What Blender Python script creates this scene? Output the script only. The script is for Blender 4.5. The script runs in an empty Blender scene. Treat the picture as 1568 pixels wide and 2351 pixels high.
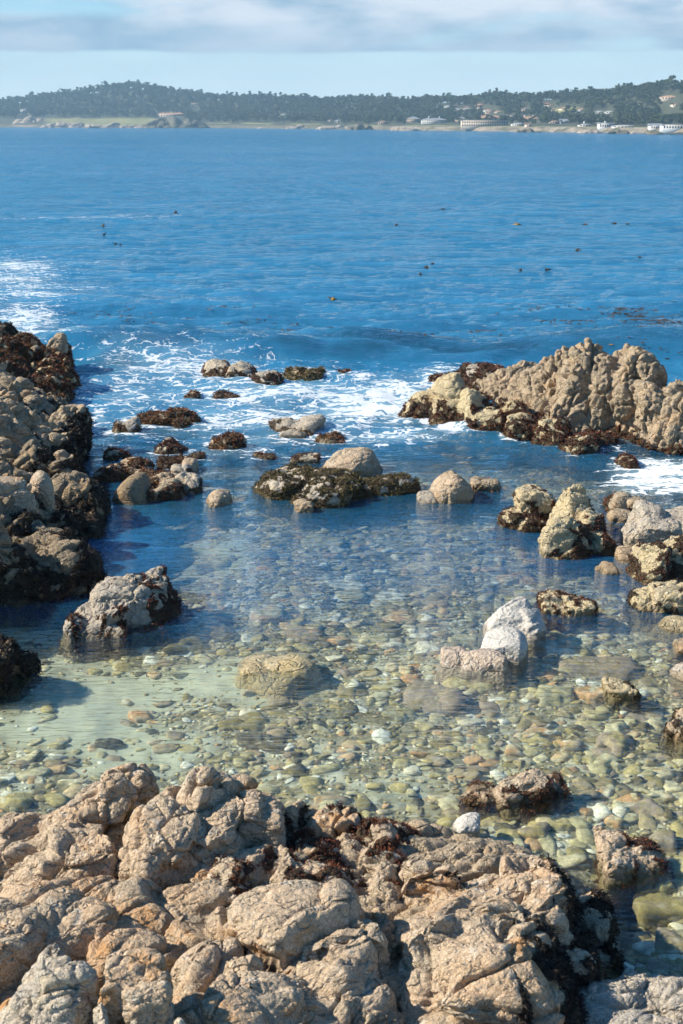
import bpy, math, random
import numpy as np
from mathutils import Vector

random.seed(7)
sc = bpy.context.scene
COL = sc.collection
R = math.radians

# ------------------------------------------------------------------ camera
H = 6.0                       # eye height above the water, metres
PITCH = R(15.32)
cam_d = bpy.data.cameras.new("camera")
cam = bpy.data.objects.new("camera", cam_d)
COL.objects.link(cam)
cam.location = (0, 0, H)
cam.rotation_euler = (R(90) - PITCH, 0, 0)
cam_d.sensor_fit = 'VERTICAL'
cam_d.sensor_height = 36
cam_d.sensor_width = 24
cam_d.lens = 50
cam_d.clip_start = 0.1
cam_d.clip_end = 9000
cam_d.dof.use_dof = True
cam_d.dof.focus_distance = 24
cam_d.dof.aperture_fstop = 4.5
sc.camera = cam

# ------------------------------------------------------------------ light
SUN_EL = R(36)
SUN_AZ = R(-88)               # measured from +Y towards +X: the sun stands to the left
sd = Vector((math.sin(SUN_AZ) * math.cos(SUN_EL), math.cos(SUN_AZ) * math.cos(SUN_EL), math.sin(SUN_EL)))
sun_d = bpy.data.lights.new("sun", 'SUN')
sun_d.energy = 5.0
sun_d.angle = R(0.5)
sun_d.color = (1.0, 0.925, 0.80)
sun = bpy.data.objects.new("sun", sun_d)
COL.objects.link(sun)
sun.rotation_euler = sd.to_track_quat('Z', 'Y').to_euler()
sun.location = (-60, 0, 60)


def N(nt, kind, **kw):
    n = nt.nodes.new(kind)
    for k, v in kw.items():
        if k == 'inp':
            for a, b in v.items():
                n.inputs[a].default_value = b
        else:
            setattr(n, k, v)
    return n


def mapr(nt, src, a, b, c=0.0, d=1.0, smooth=False):
    m = N(nt, 'ShaderNodeMapRange')
    m.interpolation_type = 'SMOOTHSTEP' if smooth else 'LINEAR'
    m.inputs['From Min'].default_value = a
    m.inputs['From Max'].default_value = b
    m.inputs['To Min'].default_value = c
    m.inputs['To Max'].default_value = d
    nt.links.new(src, m.inputs['Value'])
    return m.outputs['Result']


def mth(nt, op, a, b=None, c=None, clamp=False):
    m = N(nt, 'ShaderNodeMath', operation=op)
    m.use_clamp = clamp
    for i, s in enumerate((a, b, c)):
        if s is None:
            continue
        if isinstance(s, (int, float)):
            m.inputs[i].default_value = s
        else:
            nt.links.new(s, m.inputs[i])
    return m.outputs[0]


def mixc(nt, fac, a, b, blend='MIX'):
    m = N(nt, 'ShaderNodeMix', data_type='RGBA', blend_type=blend)
    for key, s in ((0, fac), (6, a), (7, b)):
        if isinstance(s, (int, float)):
            m.inputs[key].default_value = s
        elif isinstance(s, tuple):
            m.inputs[key].default_value = (s[0], s[1], s[2], 1)
        else:
            nt.links.new(s, m.inputs[key])
    return m.outputs[2]


def noise(nt, vec, scale, detail=4, rough=0.55, dist=0.0):
    n = N(nt, 'ShaderNodeTexNoise', inp={'Scale': scale, 'Detail': detail, 'Roughness': rough, 'Distortion': dist})
    if vec is not None:
        nt.links.new(vec, n.inputs['Vector'])
    return n.outputs['Fac']


def mapping(nt, vec, scale=(1, 1, 1), loc=(0, 0, 0), rot=(0, 0, 0)):
    m = N(nt, 'ShaderNodeMapping')
    m.inputs['Scale'].default_value = scale
    m.inputs['Location'].default_value = loc
    m.inputs['Rotation'].default_value = rot
    nt.links.new(vec, m.inputs['Vector'])
    return m.outputs['Vector']


world = bpy.data.worlds.new("World")
sc.world = world
world.use_nodes = True
wn = world.node_tree
wn.nodes.clear()
sky = N(wn, 'ShaderNodeTexSky')
sky.sky_type = 'NISHITA'
sky.sun_disc = False
sky.sun_elevation = SUN_EL
sky.sun_rotation = SUN_AZ
sky.altitude = 0
sky.air_density = 1.0
sky.dust_density = 0.3
sky.ozone_density = 1.2
tc = N(wn, 'ShaderNodeTexCoord')
sep = N(wn, 'ShaderNodeSeparateXYZ')
wn.links.new(tc.outputs['Generated'], sep.inputs[0])
el = sep.outputs['Z']
cv = mapping(wn, tc.outputs['Generated'], (5.5, 5.5, 30), loc=(0.35, 0, 0.2))
cn = noise(wn, cv, 1.0, 6, 0.5, 0.15)
cn2 = noise(wn, mapping(wn, tc.outputs['Generated'], (9, 9, 34), loc=(5, 2, 1)), 1.0, 5, 0.5)
# a flat-based bank of stratus low over the far shore
wob = mth(wn, 'MULTIPLY', mth(wn, 'SUBTRACT', cn2, 0.5), 0.010)
elw = mth(wn, 'ADD', el, wob)
bank = mth(wn, 'MULTIPLY', mapr(wn, elw, 0.044, 0.0475, smooth=True), mapr(wn, elw, 0.09, 0.15, 1, 0, True))
thick = mapr(wn, cn, 0.27, 0.42, smooth=True)
gap = mth(wn, 'MULTIPLY', mapr(wn, mth(wn, 'ADD', sep.outputs['X'], mth(wn, 'MULTIPLY', mth(wn, 'SUBTRACT', cn2, .5), .25)), -0.17, -0.11, 1, 0, True), mapr(wn, elw, 0.062, 0.072, smooth=True))
thick = mth(wn, 'MULTIPLY', thick, mth(wn, 'SUBTRACT', 1.0, gap))
bank = mth(wn, 'MULTIPLY', bank, thick)
# thin high veil elsewhere
veil = mth(wn, 'MULTIPLY', mapr(wn, cn2, 0.45, 0.75, 0, 0.35, True), mapr(wn, el, 0.0, 0.05, 0.4, 1))
veil = mth(wn, 'MULTIPLY', veil, mapr(wn, el, 0.08, 0.18, 1.0, 0.0))
cfac = mth(wn, 'MAXIMUM', mth(wn, 'MULTIPLY', bank, 0.92), veil)
cn3 = noise(wn, mapping(wn, tc.outputs['Generated'], (10, 10, 30), loc=(2, 7, 3)), 1.0, 5, 0.55, 0.4)
cshade = mapr(wn, mth(wn, 'ADD', mth(wn, 'MULTIPLY', cn2, 0.55), mth(wn, 'MULTIPLY', cn3, 0.45)), 0.40, 0.58, smooth=True)
cshade = mth(wn, 'MULTIPLY', cshade, mapr(wn, elw, 0.046, 0.068, 0.35, 1.0))
ccol = mixc(wn, cshade, (2.7, 4.2, 5.7), (7.0, 7.5, 8.2))
tint = mixc(wn, 1.0, sky.outputs[0], (0.42, 0.90, 1.26), 'MULTIPLY')
tint = mixc(wn, mapr(wn, el, 0.0, 0.12, 0.85, 0.0, True), tint, (8.2, 9.4, 9.8))
skyc = mixc(wn, cfac, tint, ccol)
bg = N(wn, 'ShaderNodeBackground')
bg.inputs['Strength'].default_value = 0.075
wn.links.new(skyc, bg.inputs['Color'])
wo = N(wn, 'ShaderNodeOutputWorld')
wn.links.new(bg.outputs[0], wo.inputs['Surface'])

sc.view_settings.view_transform = 'Standard'
sc.view_settings.look = 'None'
sc.view_settings.exposure = 0.65
sc.view_settings.gamma = 1.0
sc.view_settings.use_curve_mapping = False
sc.render.engine = 'CYCLES'
cy = sc.cycles
cy.use_denoising = True
cy.max_bounces = 6
cy.diffuse_bounces = 2
cy.glossy_bounces = 3
cy.transmission_bounces = 2
cy.transparent_max_bounces = 8
cy.volume_bounces = 0
cy.caustics_reflective = False
cy.caustics_refractive = False
cy.use_adaptive_sampling = True
cy.adaptive_threshold = 0.03

# ------------------------------------------------------------------ geometry of the view
KF = 65.306 * 50
CP, SP = math.cos(PITCH), math.sin(PITCH)


def ray(u, v):
    x = (u - 784) / 65.306
    y = (1175.5 - v) / 65.306
    return x, 50 * CP + y * SP, -50 * SP + y * CP


def P(u, v, z=0.0):
    dx, dy, dz = ray(u, v)
    t = (z - H) / dz
    return dx * t, dy * t


def PY(u, v, Y):
    dx, dy, dz = ray(u, v)
    t = Y / dy
    return dx * t, H + dz * t


def proj(x, y, z):
    zz = z - H
    d = y * CP - zz * SP
    up = y * SP + zz * CP
    return 784 + KF * x / d, 1175.5 - KF * up / d


def depth(y, z=0.0):
    return y * CP - (z - H) * SP


# ------------------------------------------------------------------ vector noise
def _hash(ix, iy, iz, s):
    with np.errstate(over='ignore'):
        h = (ix.astype(np.uint32) * np.uint32(374761393) + iy.astype(np.uint32) * np.uint32(668265263)
             + iz.astype(np.uint32) * np.uint32(2147483647) + np.uint32((s * 144665 + 12345) & 0xffffffff))
        h = (h ^ (h >> np.uint32(13))) * np.uint32(1274126177)
        h = (h ^ (h >> np.uint32(15))) * np.uint32(2246822519)
        h = h ^ (h >> np.uint32(16))
    return h


def rnd(ix, iy, iz, s):
    return _hash(ix, iy, iz, s).astype(np.float64) / 4294967295.0


def vnoise(p, seed=0):
    """gradient-like value noise in -1..1"""
    f = np.floor(p)
    i = f.astype(np.int64)
    t = p - f
    w = t * t * t * (t * (t * 6 - 15) + 10)
    out = 0
    for dx in (0, 1):
        wx = w[:, 0] if dx else 1 - w[:, 0]
        for dy in (0, 1):
            wy = w[:, 1] if dy else 1 - w[:, 1]
            for dz in (0, 1):
                wz = w[:, 2] if dz else 1 - w[:, 2]
                h = _hash(i[:, 0] + dx, i[:, 1] + dy, i[:, 2] + dz, seed)
                gx = ((h & np.uint32(1023)).astype(np.float32) / 511.5) - 1
                gy = (((h >> np.uint32(10)) & np.uint32(1023)).astype(np.float32) / 511.5) - 1
                gz = (((h >> np.uint32(20)) & np.uint32(1023)).astype(np.float32) / 511.5) - 1
                g = gx * (t[:, 0] - dx) + gy * (t[:, 1] - dy) + gz * (t[:, 2] - dz)
                out = out + wx * wy * wz * g
    return out * 1.25


def fbm(p, octv=4, seed=0, lac=2.03, gain=0.5, ridge=False):
    a, s, out = 1.0, 1.0, 0
    for o in range(octv):
        n = vnoise(p * s + 17.3 * o, seed + o)
        if ridge:
            n = 1 - 2 * np.abs(n)
        out = out + a * n
        a *= gain
        s *= lac
    return out


def worley(p, seed=0, jit=0.9, tilt=False):
    f = np.floor(p).astype(np.int64)
    n = len(p)
    F1 = np.full(n, 9.0)
    F2 = np.full(n, 9.0)
    cid = np.zeros(n)
    tlt = np.zeros(n)
    for dx in (-1, 0, 1):
        for dy in (-1, 0, 1):
            for dz in (-1, 0, 1):
                ix, iy, iz = f[:, 0] + dx, f[:, 1] + dy, f[:, 2] + dz
                h = _hash(ix, iy, iz, seed)
                a = (h & np.uint32(1023)).astype(np.float32) / 1023.
                b = ((h >> np.uint32(10)) & np.uint32(1023)).astype(np.float32) / 1023.
                c = ((h >> np.uint32(20)) & np.uint32(1023)).astype(np.float32) / 1023.
                ex, ey, ez = p[:, 0] - (ix + .5 + (a - .5) * jit), p[:, 1] - (iy + .5 + (b - .5) * jit), p[:, 2] - (iz + .5 + (c - .5) * jit)
                d = np.sqrt(ex * ex + ey * ey + ez * ez)
                m = d < F1
                if tilt:
                    tlt = np.where(m, ex * ((a * 13.7) % 1.0 - .5) + ey * ((b * 17.3) % 1.0 - .5) + ez * ((c * 11.9) % 1.0 - .5), tlt)
                F2 = np.where(m, F1, np.minimum(F2, d))
                cid = np.where(m, (a * 7.13 + b * 3.7 + c) % 1.0, cid)
                F1 = np.where(m, d, F1)
    if tilt:
        return F1, F2, cid, tlt
    return F1, F2, cid


def sstep(a, b, x):
    t = np.clip((x - a) / (b - a), 0, 1)
    return t * t * (3 - 2 * t)


# ------------------------------------------------------------------ mesh helpers
def mesh_from(name, verts, faces, smooth=True):
    """verts (n,3); faces (m,k) array of one polygon size"""
    verts = np.asarray(verts, dtype=np.float32)
    faces = np.asarray(faces, dtype=np.int32)
    me = bpy.data.meshes.new(name)
    k = faces.shape[1]
    me.vertices.add(len(verts))
    me.vertices.foreach_set('co', verts.ravel())
    me.loops.add(faces.size)
    me.loops.foreach_set('vertex_index', faces.ravel())
    me.polygons.add(len(faces))
    me.polygons.foreach_set('loop_start', np.arange(0, faces.size, k, dtype=np.int32))
    me.update(calc_edges=True)
    if smooth:
        me.polygons.foreach_set('use_smooth', np.ones(len(faces), dtype=bool))
    me.validate()
    return me


def attr(me, name, arr):
    a = me.attributes.new(name, 'FLOAT', 'POINT')
    a.data.foreach_set('value', np.asarray(arr, dtype=np.float32))


def tag(o, label=None, cat=None, group=None, kind=None):
    if label: o['label'] = label
    if cat: o['category'] = cat
    if group: o['group'] = group
    if kind: o['kind'] = kind
    return o


def link(name, me, mat=None, parent=None, loc=None):
    o = bpy.data.objects.new(name, me)
    COL.objects.link(o)
    if mat is not None and me is not None:
        me.materials.clear()
        me.materials.append(mat)
    if parent is not None:
        o.parent = parent
    if loc is not None:
        o.location = loc
    return o


def ico(sub):
    import bmesh
    bm = bmesh.new()
    bmesh.ops.create_icosphere(bm, subdivisions=sub, radius=1)
    v = np.array([p.co[:] for p in bm.verts])
    f = np.array([[x.index for x in p.verts] for p in bm.faces])
    bm.free()
    return v, f


ICO1, ICO2, ICO3, ICO4 = ico(1), ico(2), ico(3), ico(4)


def facet_shape(dirs, seed, n=11, k=8, lo=0.72):
    r = np.random.RandomState(seed)
    pn = r.normal(size=(n, 3))
    pn /= np.linalg.norm(pn, axis=1)[:, None]
    d = r.uniform(lo, 1.0, n)
    pn = np.vstack([pn, np.eye(3), -np.eye(3)])
    d = np.concatenate([d, np.full(6, 0.98)])
    s = np.maximum(dirs @ (pn.T / d), 0) ** k
    rr = s.sum(1) ** (-1.0 / k)
    q = dirs * rr[:, None]
    q = (q - (q.max(0) + q.min(0)) / 2) / ((q.max(0) - q.min(0)) / 2)
    return q


def Wl(uL, uR, vT, vB, dep=None, rot=0, n=11, k=8, seed=1, taper=0.0, shear=0.0, zb=0.0, lo=0.72, low=0.36, zc=0.12, sy=0.0, flare=0.5):
    """a lump standing in the water: its outline in the view, its front foot on z=zb"""
    mid = (uL + uR) / 2
    _, yf = P(mid, vB, zb)
    w = (uR - uL) / KF * depth(yf, zb)
    if dep is None: dep = 0.75 * w
    yc = yf + dep / 2
    w = (uR - uL) / KF * depth(yc, zb)
    x, zt = PY(mid, vT, yc)
    h = max(zt - zb, 0.05)
    c0 = zb + zc * h
    return dict(c=(x, yc, c0), r=(w / 2, dep / 2, zt - c0), rb=low + zc * h, rot=R(rot), n=n, k=k, seed=seed, taper=taper, shear=shear, lo=lo, sy=sy, flare=flare)


def Tl(u, v, z, wpx, dep, h, rot=0, n=11, k=8, seed=1, taper=0.0, shear=0.0, lo=0.72, sy=0.0):
    """a lump known by its top: pixel of the summit and its height above the water"""
    x, y = P(u, v, z)
    w = wpx / KF * depth(y, z)
    return dict(c=(x, y, z - h), r=(w / 2, dep / 2, h), rb=h, rot=R(rot), n=n, k=k, seed=seed, taper=taper, shear=shear, lo=lo, sy=sy)


def lump_mesh(L, tmpl=ICO4):
    q = facet_shape(tmpl[0], L['seed'], L['n'], L['k'], L['lo']).copy()
    zz = np.clip(q[:, 2], 0, 1)
    s = 1 - L['taper'] * zz
    q[:, 0] = q[:, 0] * s + L['shear'] * zz
    q[:, 1] = q[:, 1] * s + L['sy'] * zz
    fl = 1 + L.get('flare', 0) * np.clip(-q[:, 2], 0, 1)
    q[:, 0] *= L['r'][0] * fl
    q[:, 1] *= L['r'][1] * fl
    q[:, 2] = np.where(q[:, 2] > 0, q[:, 2] * L['r'][2], q[:, 2] * L['rb'])
    c, s = math.cos(L['rot']), math.sin(L['rot'])
    x = q[:, 0] * c - q[:, 1] * s
    y = q[:, 0] * s + q[:, 1] * c
    q[:, 0], q[:, 1] = x, y
    return q + np.array(L['c']), tmpl[1]


def voxel_union(lumps, vox, smooth_it=3):
    vs, fs, o = [], [], 0
    for L in lumps:
        v, f = lump_mesh(L)
        vs.append(v)
        fs.append(f + o)
        o += len(v)
    me = mesh_from('tmp', np.vstack(vs), np.vstack(fs))
    ob = bpy.data.objects.new('tmp', me)
    COL.objects.link(ob)
    m = ob.modifiers.new('r', 'REMESH')
    m.mode = 'VOXEL'
    m.voxel_size = vox
    m.adaptivity = 0
    if smooth_it:
        s = ob.modifiers.new('s', 'SMOOTH')
        s.factor = 0.6
        s.iterations = smooth_it
    dg = bpy.context.evaluated_depsgraph_get()
    ev = ob.evaluated_get(dg)
    m2 = ev.to_mesh()
    nv = len(m2.vertices)
    v = np.empty(nv * 3, dtype=np.float32)
    m2.vertices.foreach_get('co', v)
    nn = np.empty(nv * 3, dtype=np.float32)
    m2.vertices.foreach_get('normal', nn)
    f = np.empty(len(m2.loops), dtype=np.int32)
    m2.loops.foreach_get('vertex_index', f)
    tot = np.empty(len(m2.polygons), dtype=np.int32)
    m2.polygons.foreach_get('loop_total', tot)
    ev.to_mesh_clear()
    bpy.data.objects.remove(ob)
    bpy.data.meshes.remove(me)
    v = v.reshape(-1, 3).astype(np.float64)
    nn = nn.reshape(-1, 3).astype(np.float64)
    if (tot == 4).all():
        f = f.reshape(-1, 4)
    else:
        st = np.concatenate([[0], np.cumsum(tot)[:-1]])
        q = st[tot == 4]
        f = np.stack([f[q], f[q + 1], f[q + 2], f[q + 3]], 1)
    return v, nn, f


def rot_mat(az, tilt):
    ca, sa, ct, st = math.cos(az), math.sin(az), math.cos(tilt), math.sin(tilt)
    A = np.array([[ca, sa, 0], [-sa, ca, 0], [0, 0, 1]])
    B = np.array([[1, 0, 0], [0, ct, st], [0, -st, ct]])
    return B @ A


def grain(v, seed, sizes, az=30, tilt=35, stretch=(0.6, 1, 1.25), fine=1.0, rough=1.0):
    """block and crack relief: sizes = [(cell, depth), ...] in metres"""
    M = rot_mat(R(az), R(tilt))
    wv = v + 0.10 * np.stack([vnoise(v * 2.1, seed + 5), vnoise(v * 2.1 + 9, seed + 6), vnoise(v * 2.1 + 19, seed + 7)], 1)
    q = (wv @ M.T) * np.array(stretch)
    d = 0
    for i, (c, a) in enumerate(sizes):
        F1, F2, cid, tl = worley(q / c + seed * 3.1 + i * 11, seed + i, tilt=True)
        g = F2 - F1
        e = np.clip(g / 0.13, 0, 1)
        # some joints are open cracks, others barely show
        op = 0.35 + 0.65 * sstep(-.15, .35, vnoise(q / c * .8 + 3.3, seed + 80 + i))
        d = d + a * (1.25 * op * (np.sqrt(e) - 1) + 0.45 * (np.sqrt(np.clip(g / .6, 0, 1)) - .7) + (0.5 * (cid - 0.5) + (1.8 if i == 0 else 1.1) * tl) * np.clip(e * 1.5, 0, 1))
    d = d + rough * 0.030 * fbm(wv * 2.2, 3, seed + 40, gain=0.55)
    rg = fbm(wv * 7.0, 4, seed + 50, gain=0.62, ridge=True)
    d = d - rough * 0.008 * (rg - 1.1)
    d = d + fine * 0.009 * fbm(v * 30, 3, seed + 60, gain=0.7)
    # small erosion pits
    F1, F2, cid = worley(wv / 0.09 + 5, seed + 70)
    d = d - fine * 0.006 * (cid > 0.78) * sstep(0.42, 0.1, F1)
    return d


# ------------------------------------------------------------------ materials
def new_mat(name):
    m = bpy.data.materials.new(name)
    m.use_nodes = True
    nt = m.node_tree
    nt.nodes.clear()
    out = N(nt, 'ShaderNodeOutputMaterial')
    b = N(nt, 'ShaderNodeBsdfPrincipled')
    nt.links.new(b.outputs[0], out.inputs['Surface'])
    return m, nt, b, out


def rock_material(name, base, warm, pale, grey, orange=0.0, warm_cut=(0.45, 0.62), pale_cut=(0.55, 0.68), dark=1.0, joint=1.0, uw=0.75):
    m, nt, b, out = new_mat(name)
    geo = N(nt, 'ShaderNodeNewGeometry')
    pos = geo.outputs['Position']
    n1 = noise(nt, pos, 0.9, 5, 0.55)
    n2 = noise(nt, mapping(nt, pos, (1, 1, 1), (7, 3, 1)), 2.7, 6, 0.6)
    n3 = noise(nt, mapping(nt, pos, (1, 1, 1), (17, 13, 1)), 9.0, 6, 0.65)
    n4 = noise(nt, pos, 70.0, 4, 0.7)
    c = mixc(nt, mapr(nt, n1, *warm_cut, smooth=True), base, warm)
    c = mixc(nt, mapr(nt, n2, 0.5, 0.66, 0, 0.75, True), c, grey)
    c = mixc(nt, mapr(nt, n3, pale_cut[0], pale_cut[1], 0, 0.7, True), c, pale)
    if orange:
        c = mixc(nt, mth(nt, 'MULTIPLY', mapr(nt, noise(nt, mapping(nt, pos, (1, 1, 2), (3, 9, 4)), 1.6, 5, 0.6), 0.56, 0.68, 0, 1, True), orange), c, (0.50, 0.24, 0.07))
    sp = mapr(nt, n4, 0.3, 0.7, 0.62, 1.25)
    c = mixc(nt, 1.0, c, sp, 'MULTIPLY')
    g1_ = noise(nt, mapping(nt, pos, (1, 1, 1), (5, 5, 5)), 130.0, 2, 0.6)
    c = mixc(nt, mapr(nt, g1_, 0.60, 0.66, 0, 0.75), c, (0.07, 0.06, 0.05))
    c = mixc(nt, mapr(nt, g1_, 0.40, 0.35, 0, 0.6), c, (0.80, 0.74, 0.64))
    # dark lichen and iron specks
    n5 = noise(nt, mapping(nt, pos, (1, 1, 1), (31, 3, 8)), 21.0, 5, 0.7)
    c = mixc(nt, mapr(nt, n5, 0.58, 0.70, 0, 0.5 * dark, True), c, (0.09, 0.065, 0.04))
    n6 = noise(nt, mapping(nt, pos, (1, 1, 1), (2, 23, 8)), 5.0, 6, 0.7)
    c = mixc(nt, mapr(nt, n6, 0.58, 0.72, 0, 0.42 * dark, True), c, (0.20, 0.14, 0.075))
    # weed film and the tidal stain near the water
    aw = N(nt, 'ShaderNodeAttribute', attribute_name='weed')
    wcol = mixc(nt, mapr(nt, n3, 0.4, 0.6), (0.030, 0.013, 0.009), (0.05, 0.035, 0.012))
    c = mixc(nt, mapr(nt, aw.outputs['Fac'], 0.35, 0.6, 0, 0.93, True), c, wcol)
    sepp = N(nt, 'ShaderNodeSeparateXYZ')
    nt.links.new(pos, sepp.inputs[0])
    zz = mth(nt, 'SUBTRACT', sepp.outputs['Z'], mth(nt, 'MULTIPLY', mth(nt, 'SUBTRACT', n2, 0.5), 0.25))
    wet = mapr(nt, zz, 0.02, 0.10, 1, 0, True)
    c = mixc(nt, mth(nt, 'MULTIPLY', wet, 0.6 if uw > 0.5 else 0.12), c, mixc(nt, n3, (0.10, 0.06, 0.02), (0.16, 0.11, 0.04)))
    under = mapr(nt, sepp.outputs['Z'], 0.01, -0.10, 0, uw, True)
    c = mixc(nt, under, c, mixc(nt, n3, (0.09, 0.07, 0.025), (0.28, 0.22, 0.09)))
    nt.links.new(c, b.inputs['Base Color'])
    nt.links.new(mapr(nt, wet, 0, 1, 0.88, 0.42), b.inputs['Roughness'])
    b.inputs['Specular IOR Level'].default_value = 0.3
    bp = N(nt, 'ShaderNodeBump', inp={'Strength': 1.0, 'Distance': 0.016})
    wp_ = N(nt, 'ShaderNodeVectorMath', operation='MULTIPLY_ADD')
    nz_ = N(nt, 'ShaderNodeTexNoise', inp={'Scale': 2.2, 'Detail': 4, 'Roughness': 0.6})
    nt.links.new(pos, nz_.inputs['Vector'])
    nt.links.new(nz_.outputs['Color'], wp_.inputs[0])
    wp_.inputs[1].default_value = (0.5, 0.5, 0.5)
    nt.links.new(pos, wp_.inputs[2])
    jm = mapping(nt, wp_.outputs[0], (1.6, 3.4, 4.2), rot=(0.3, 0.5, 0.6))
    v1 = N(nt, 'ShaderNodeTexVoronoi', feature='DISTANCE_TO_EDGE', inp={'Scale': 1.5})
    nt.links.new(jm, v1.inputs['Vector'])
    v2 = N(nt, 'ShaderNodeTexVoronoi', feature='DISTANCE_TO_EDGE', inp={'Scale': 4.6})
    nt.links.new(jm, v2.inputs['Vector'])
    jo = mth(nt, 'ADD', mth(nt, 'MULTIPLY', mapr(nt, v1.outputs['Distance'], 0.0, 0.10), 1.3), mth(nt, 'MULTIPLY', mapr(nt, v2.outputs['Distance'], 0.0, 0.10), 0.28))
    hh = mth(nt, 'ADD', mth(nt, 'MULTIPLY', noise(nt, pos, 30, 5, 0.65), 0.9), mth(nt, 'MULTIPLY', n4, 0.35))
    hh = mth(nt, 'ADD', hh, mth(nt, 'MULTIPLY', noise(nt, mapping(nt, pos, (1, 1, 1), (3, 8, 2)), 8, 5, 0.7), 1.8))
    hh = mth(nt, 'ADD', hh, mth(nt, 'MULTIPLY', jo, joint))
    nt.links.new(hh, bp.inputs['Height'])
    nt.links.new(bp.outputs[0], b.inputs['Normal'])
    return m


M_TAN = rock_material('tan_rock', (0.52, 0.385, 0.25), (0.54, 0.365, 0.215), (0.70, 0.60, 0.47), (0.44, 0.36, 0.25), orange=0.85, dark=1.35)
M_SLAB = rock_material('pinkish_slab_rock', (0.56, 0.44, 0.33), (0.58, 0.43, 0.30), (0.70, 0.62, 0.52), (0.46, 0.39, 0.30), uw=0.3, dark=.6)
M_BROWN = rock_material('brown_rock', (0.42, 0.315, 0.20), (0.46, 0.325, 0.19), (0.56, 0.45, 0.31), (0.31, 0.25, 0.16), orange=0.3)
M_GREY = rock_material('grey_rock', (0.46, 0.39, 0.30), (0.52, 0.42, 0.29), (0.66, 0.59, 0.49), (0.40, 0.36, 0.30))
M_CREAM = rock_material('barnacled_rock', (0.54, 0.43, 0.24), (0.58, 0.45, 0.25), (0.68, 0.60, 0.42), (0.44, 0.36, 0.23), orange=0.2)
M_WHITE = rock_material('white_rock', (0.62, 0.575, 0.50), (0.58, 0.53, 0.45), (0.74, 0.69, 0.61), (0.46, 0.44, 0.40), dark=0.7, joint=.5)
M_DARK = rock_material('dark_brown_rock', (0.27, 0.20, 0.12), (0.33, 0.22, 0.11), (0.38, 0.30, 0.20), (0.20, 0.16, 0.11), orange=.3)  # darker brown stone for the egg boulder, outcrop and left cliff rocks
M_GOLD = rock_material('golden_rock', (0.52, 0.42, 0.22), (0.56, 0.42, 0.20), (0.66, 0.58, 0.40), (0.46, 0.40, 0.25), uw=0.1, dark=.2)
M_RUST = rock_material('rust_stained_rock', (0.48, 0.35, 0.22), (0.52, 0.32, 0.17), (0.66, 0.54, 0.40), (0.42, 0.33, 0.22), orange=.9, warm_cut=(0.42, 0.58))


def weed_material(name, cols):
    m, nt, b, out = new_mat(name)
    a = N(nt, 'ShaderNodeAttribute', attribute_name='tint')
    cr = N(nt, 'ShaderNodeValToRGB')
    cr.color_ramp.interpolation = 'LINEAR'
    el_ = cr.color_ramp.elements
    el_[0].position = 0
    el_[0].color = (*cols[0], 1)
    el_[1].position = 1
    el_[1].color = (*cols[-1], 1)
    for i, c in enumerate(cols[1:-1]):
        e = el_.new((i + 1) / (len(cols) - 1))
        e.color = (*c, 1)
    nt.links.new(a.outputs['Fac'], cr.inputs[0])
    nt.links.new(cr.outputs[0], b.inputs['Base Color'])
    b.inputs['Roughness'].default_value = 0.6
    b.inputs['Specular IOR Level'].default_value = 0.25
    return m


W_RED = weed_material('red_seaweed', [(0.025, 0.009, 0.006), (0.07, 0.020, 0.010), (0.15, 0.042, 0.016), (0.26, 0.09, 0.03)])
W_OLIVE = weed_material('olive_seaweed', [(0.035, 0.025, 0.010), (0.085, 0.062, 0.018), (0.15, 0.115, 0.03), (0.24, 0.17, 0.04)])
W_BLACK = weed_material('black_seaweed', [(0.008, 0.005, 0.004), (0.016, 0.010, 0.007), (0.028, 0.016, 0.009), (0.045, 0.032, 0.012)])
W_MIX = weed_material('mixed_seaweed', [(0.03, 0.012, 0.007), (0.14, 0.038, 0.014), (0.22, 0.085, 0.022), (0.27, 0.20, 0.04)])


def blades(pts, nrm, cnt, length, width, seed, droop=0.5, spread=0.9):
    """cnt small fronds rooted on the given surface points"""
    r = np.random.RandomState(seed)
    idx = r.randint(0, len(pts), cnt)
    p = pts[idx] + r.normal(size=(cnt, 3)) * 0.008
    n = nrm[idx]
    d = n * 0.55 + r.normal(size=(cnt, 3)) * spread * 0.6
    d[:, 2] -= droop * 0.4
    d /= np.linalg.norm(d, axis=1)[:, None] + 1e-9
    side = np.cross(d, r.normal(size=(cnt, 3)))
    side /= np.linalg.norm(side, axis=1)[:, None] + 1e-9
    l = (length * r.uniform(0.5, 1.4, cnt))[:, None]
    w = (width * r.uniform(0.6, 1.4, cnt))[:, None]
    mid = p + d * l * 0.5 + n * l * 0.08
    d2 = d.copy()
    d2[:, 2] -= droop
    d2 /= np.linalg.norm(d2, axis=1)[:, None] + 1e-9
    tip = mid + d2 * l * 0.5
    v = np.stack([p - side * w * .35, p + side * w * .35, mid + side * w * .5, mid - side * w * .5, tip + side * w * .18, tip - side * w * .18], 1).reshape(-1, 3)
    b = np.arange(cnt)[:, None] * 6
    f = np.concatenate([b + np.array([0, 1, 2, 3]), b + np.array([3, 2, 4, 5])])
    return v, f, idx, r


ROCKS = []
ALL_LUMPS = []


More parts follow.
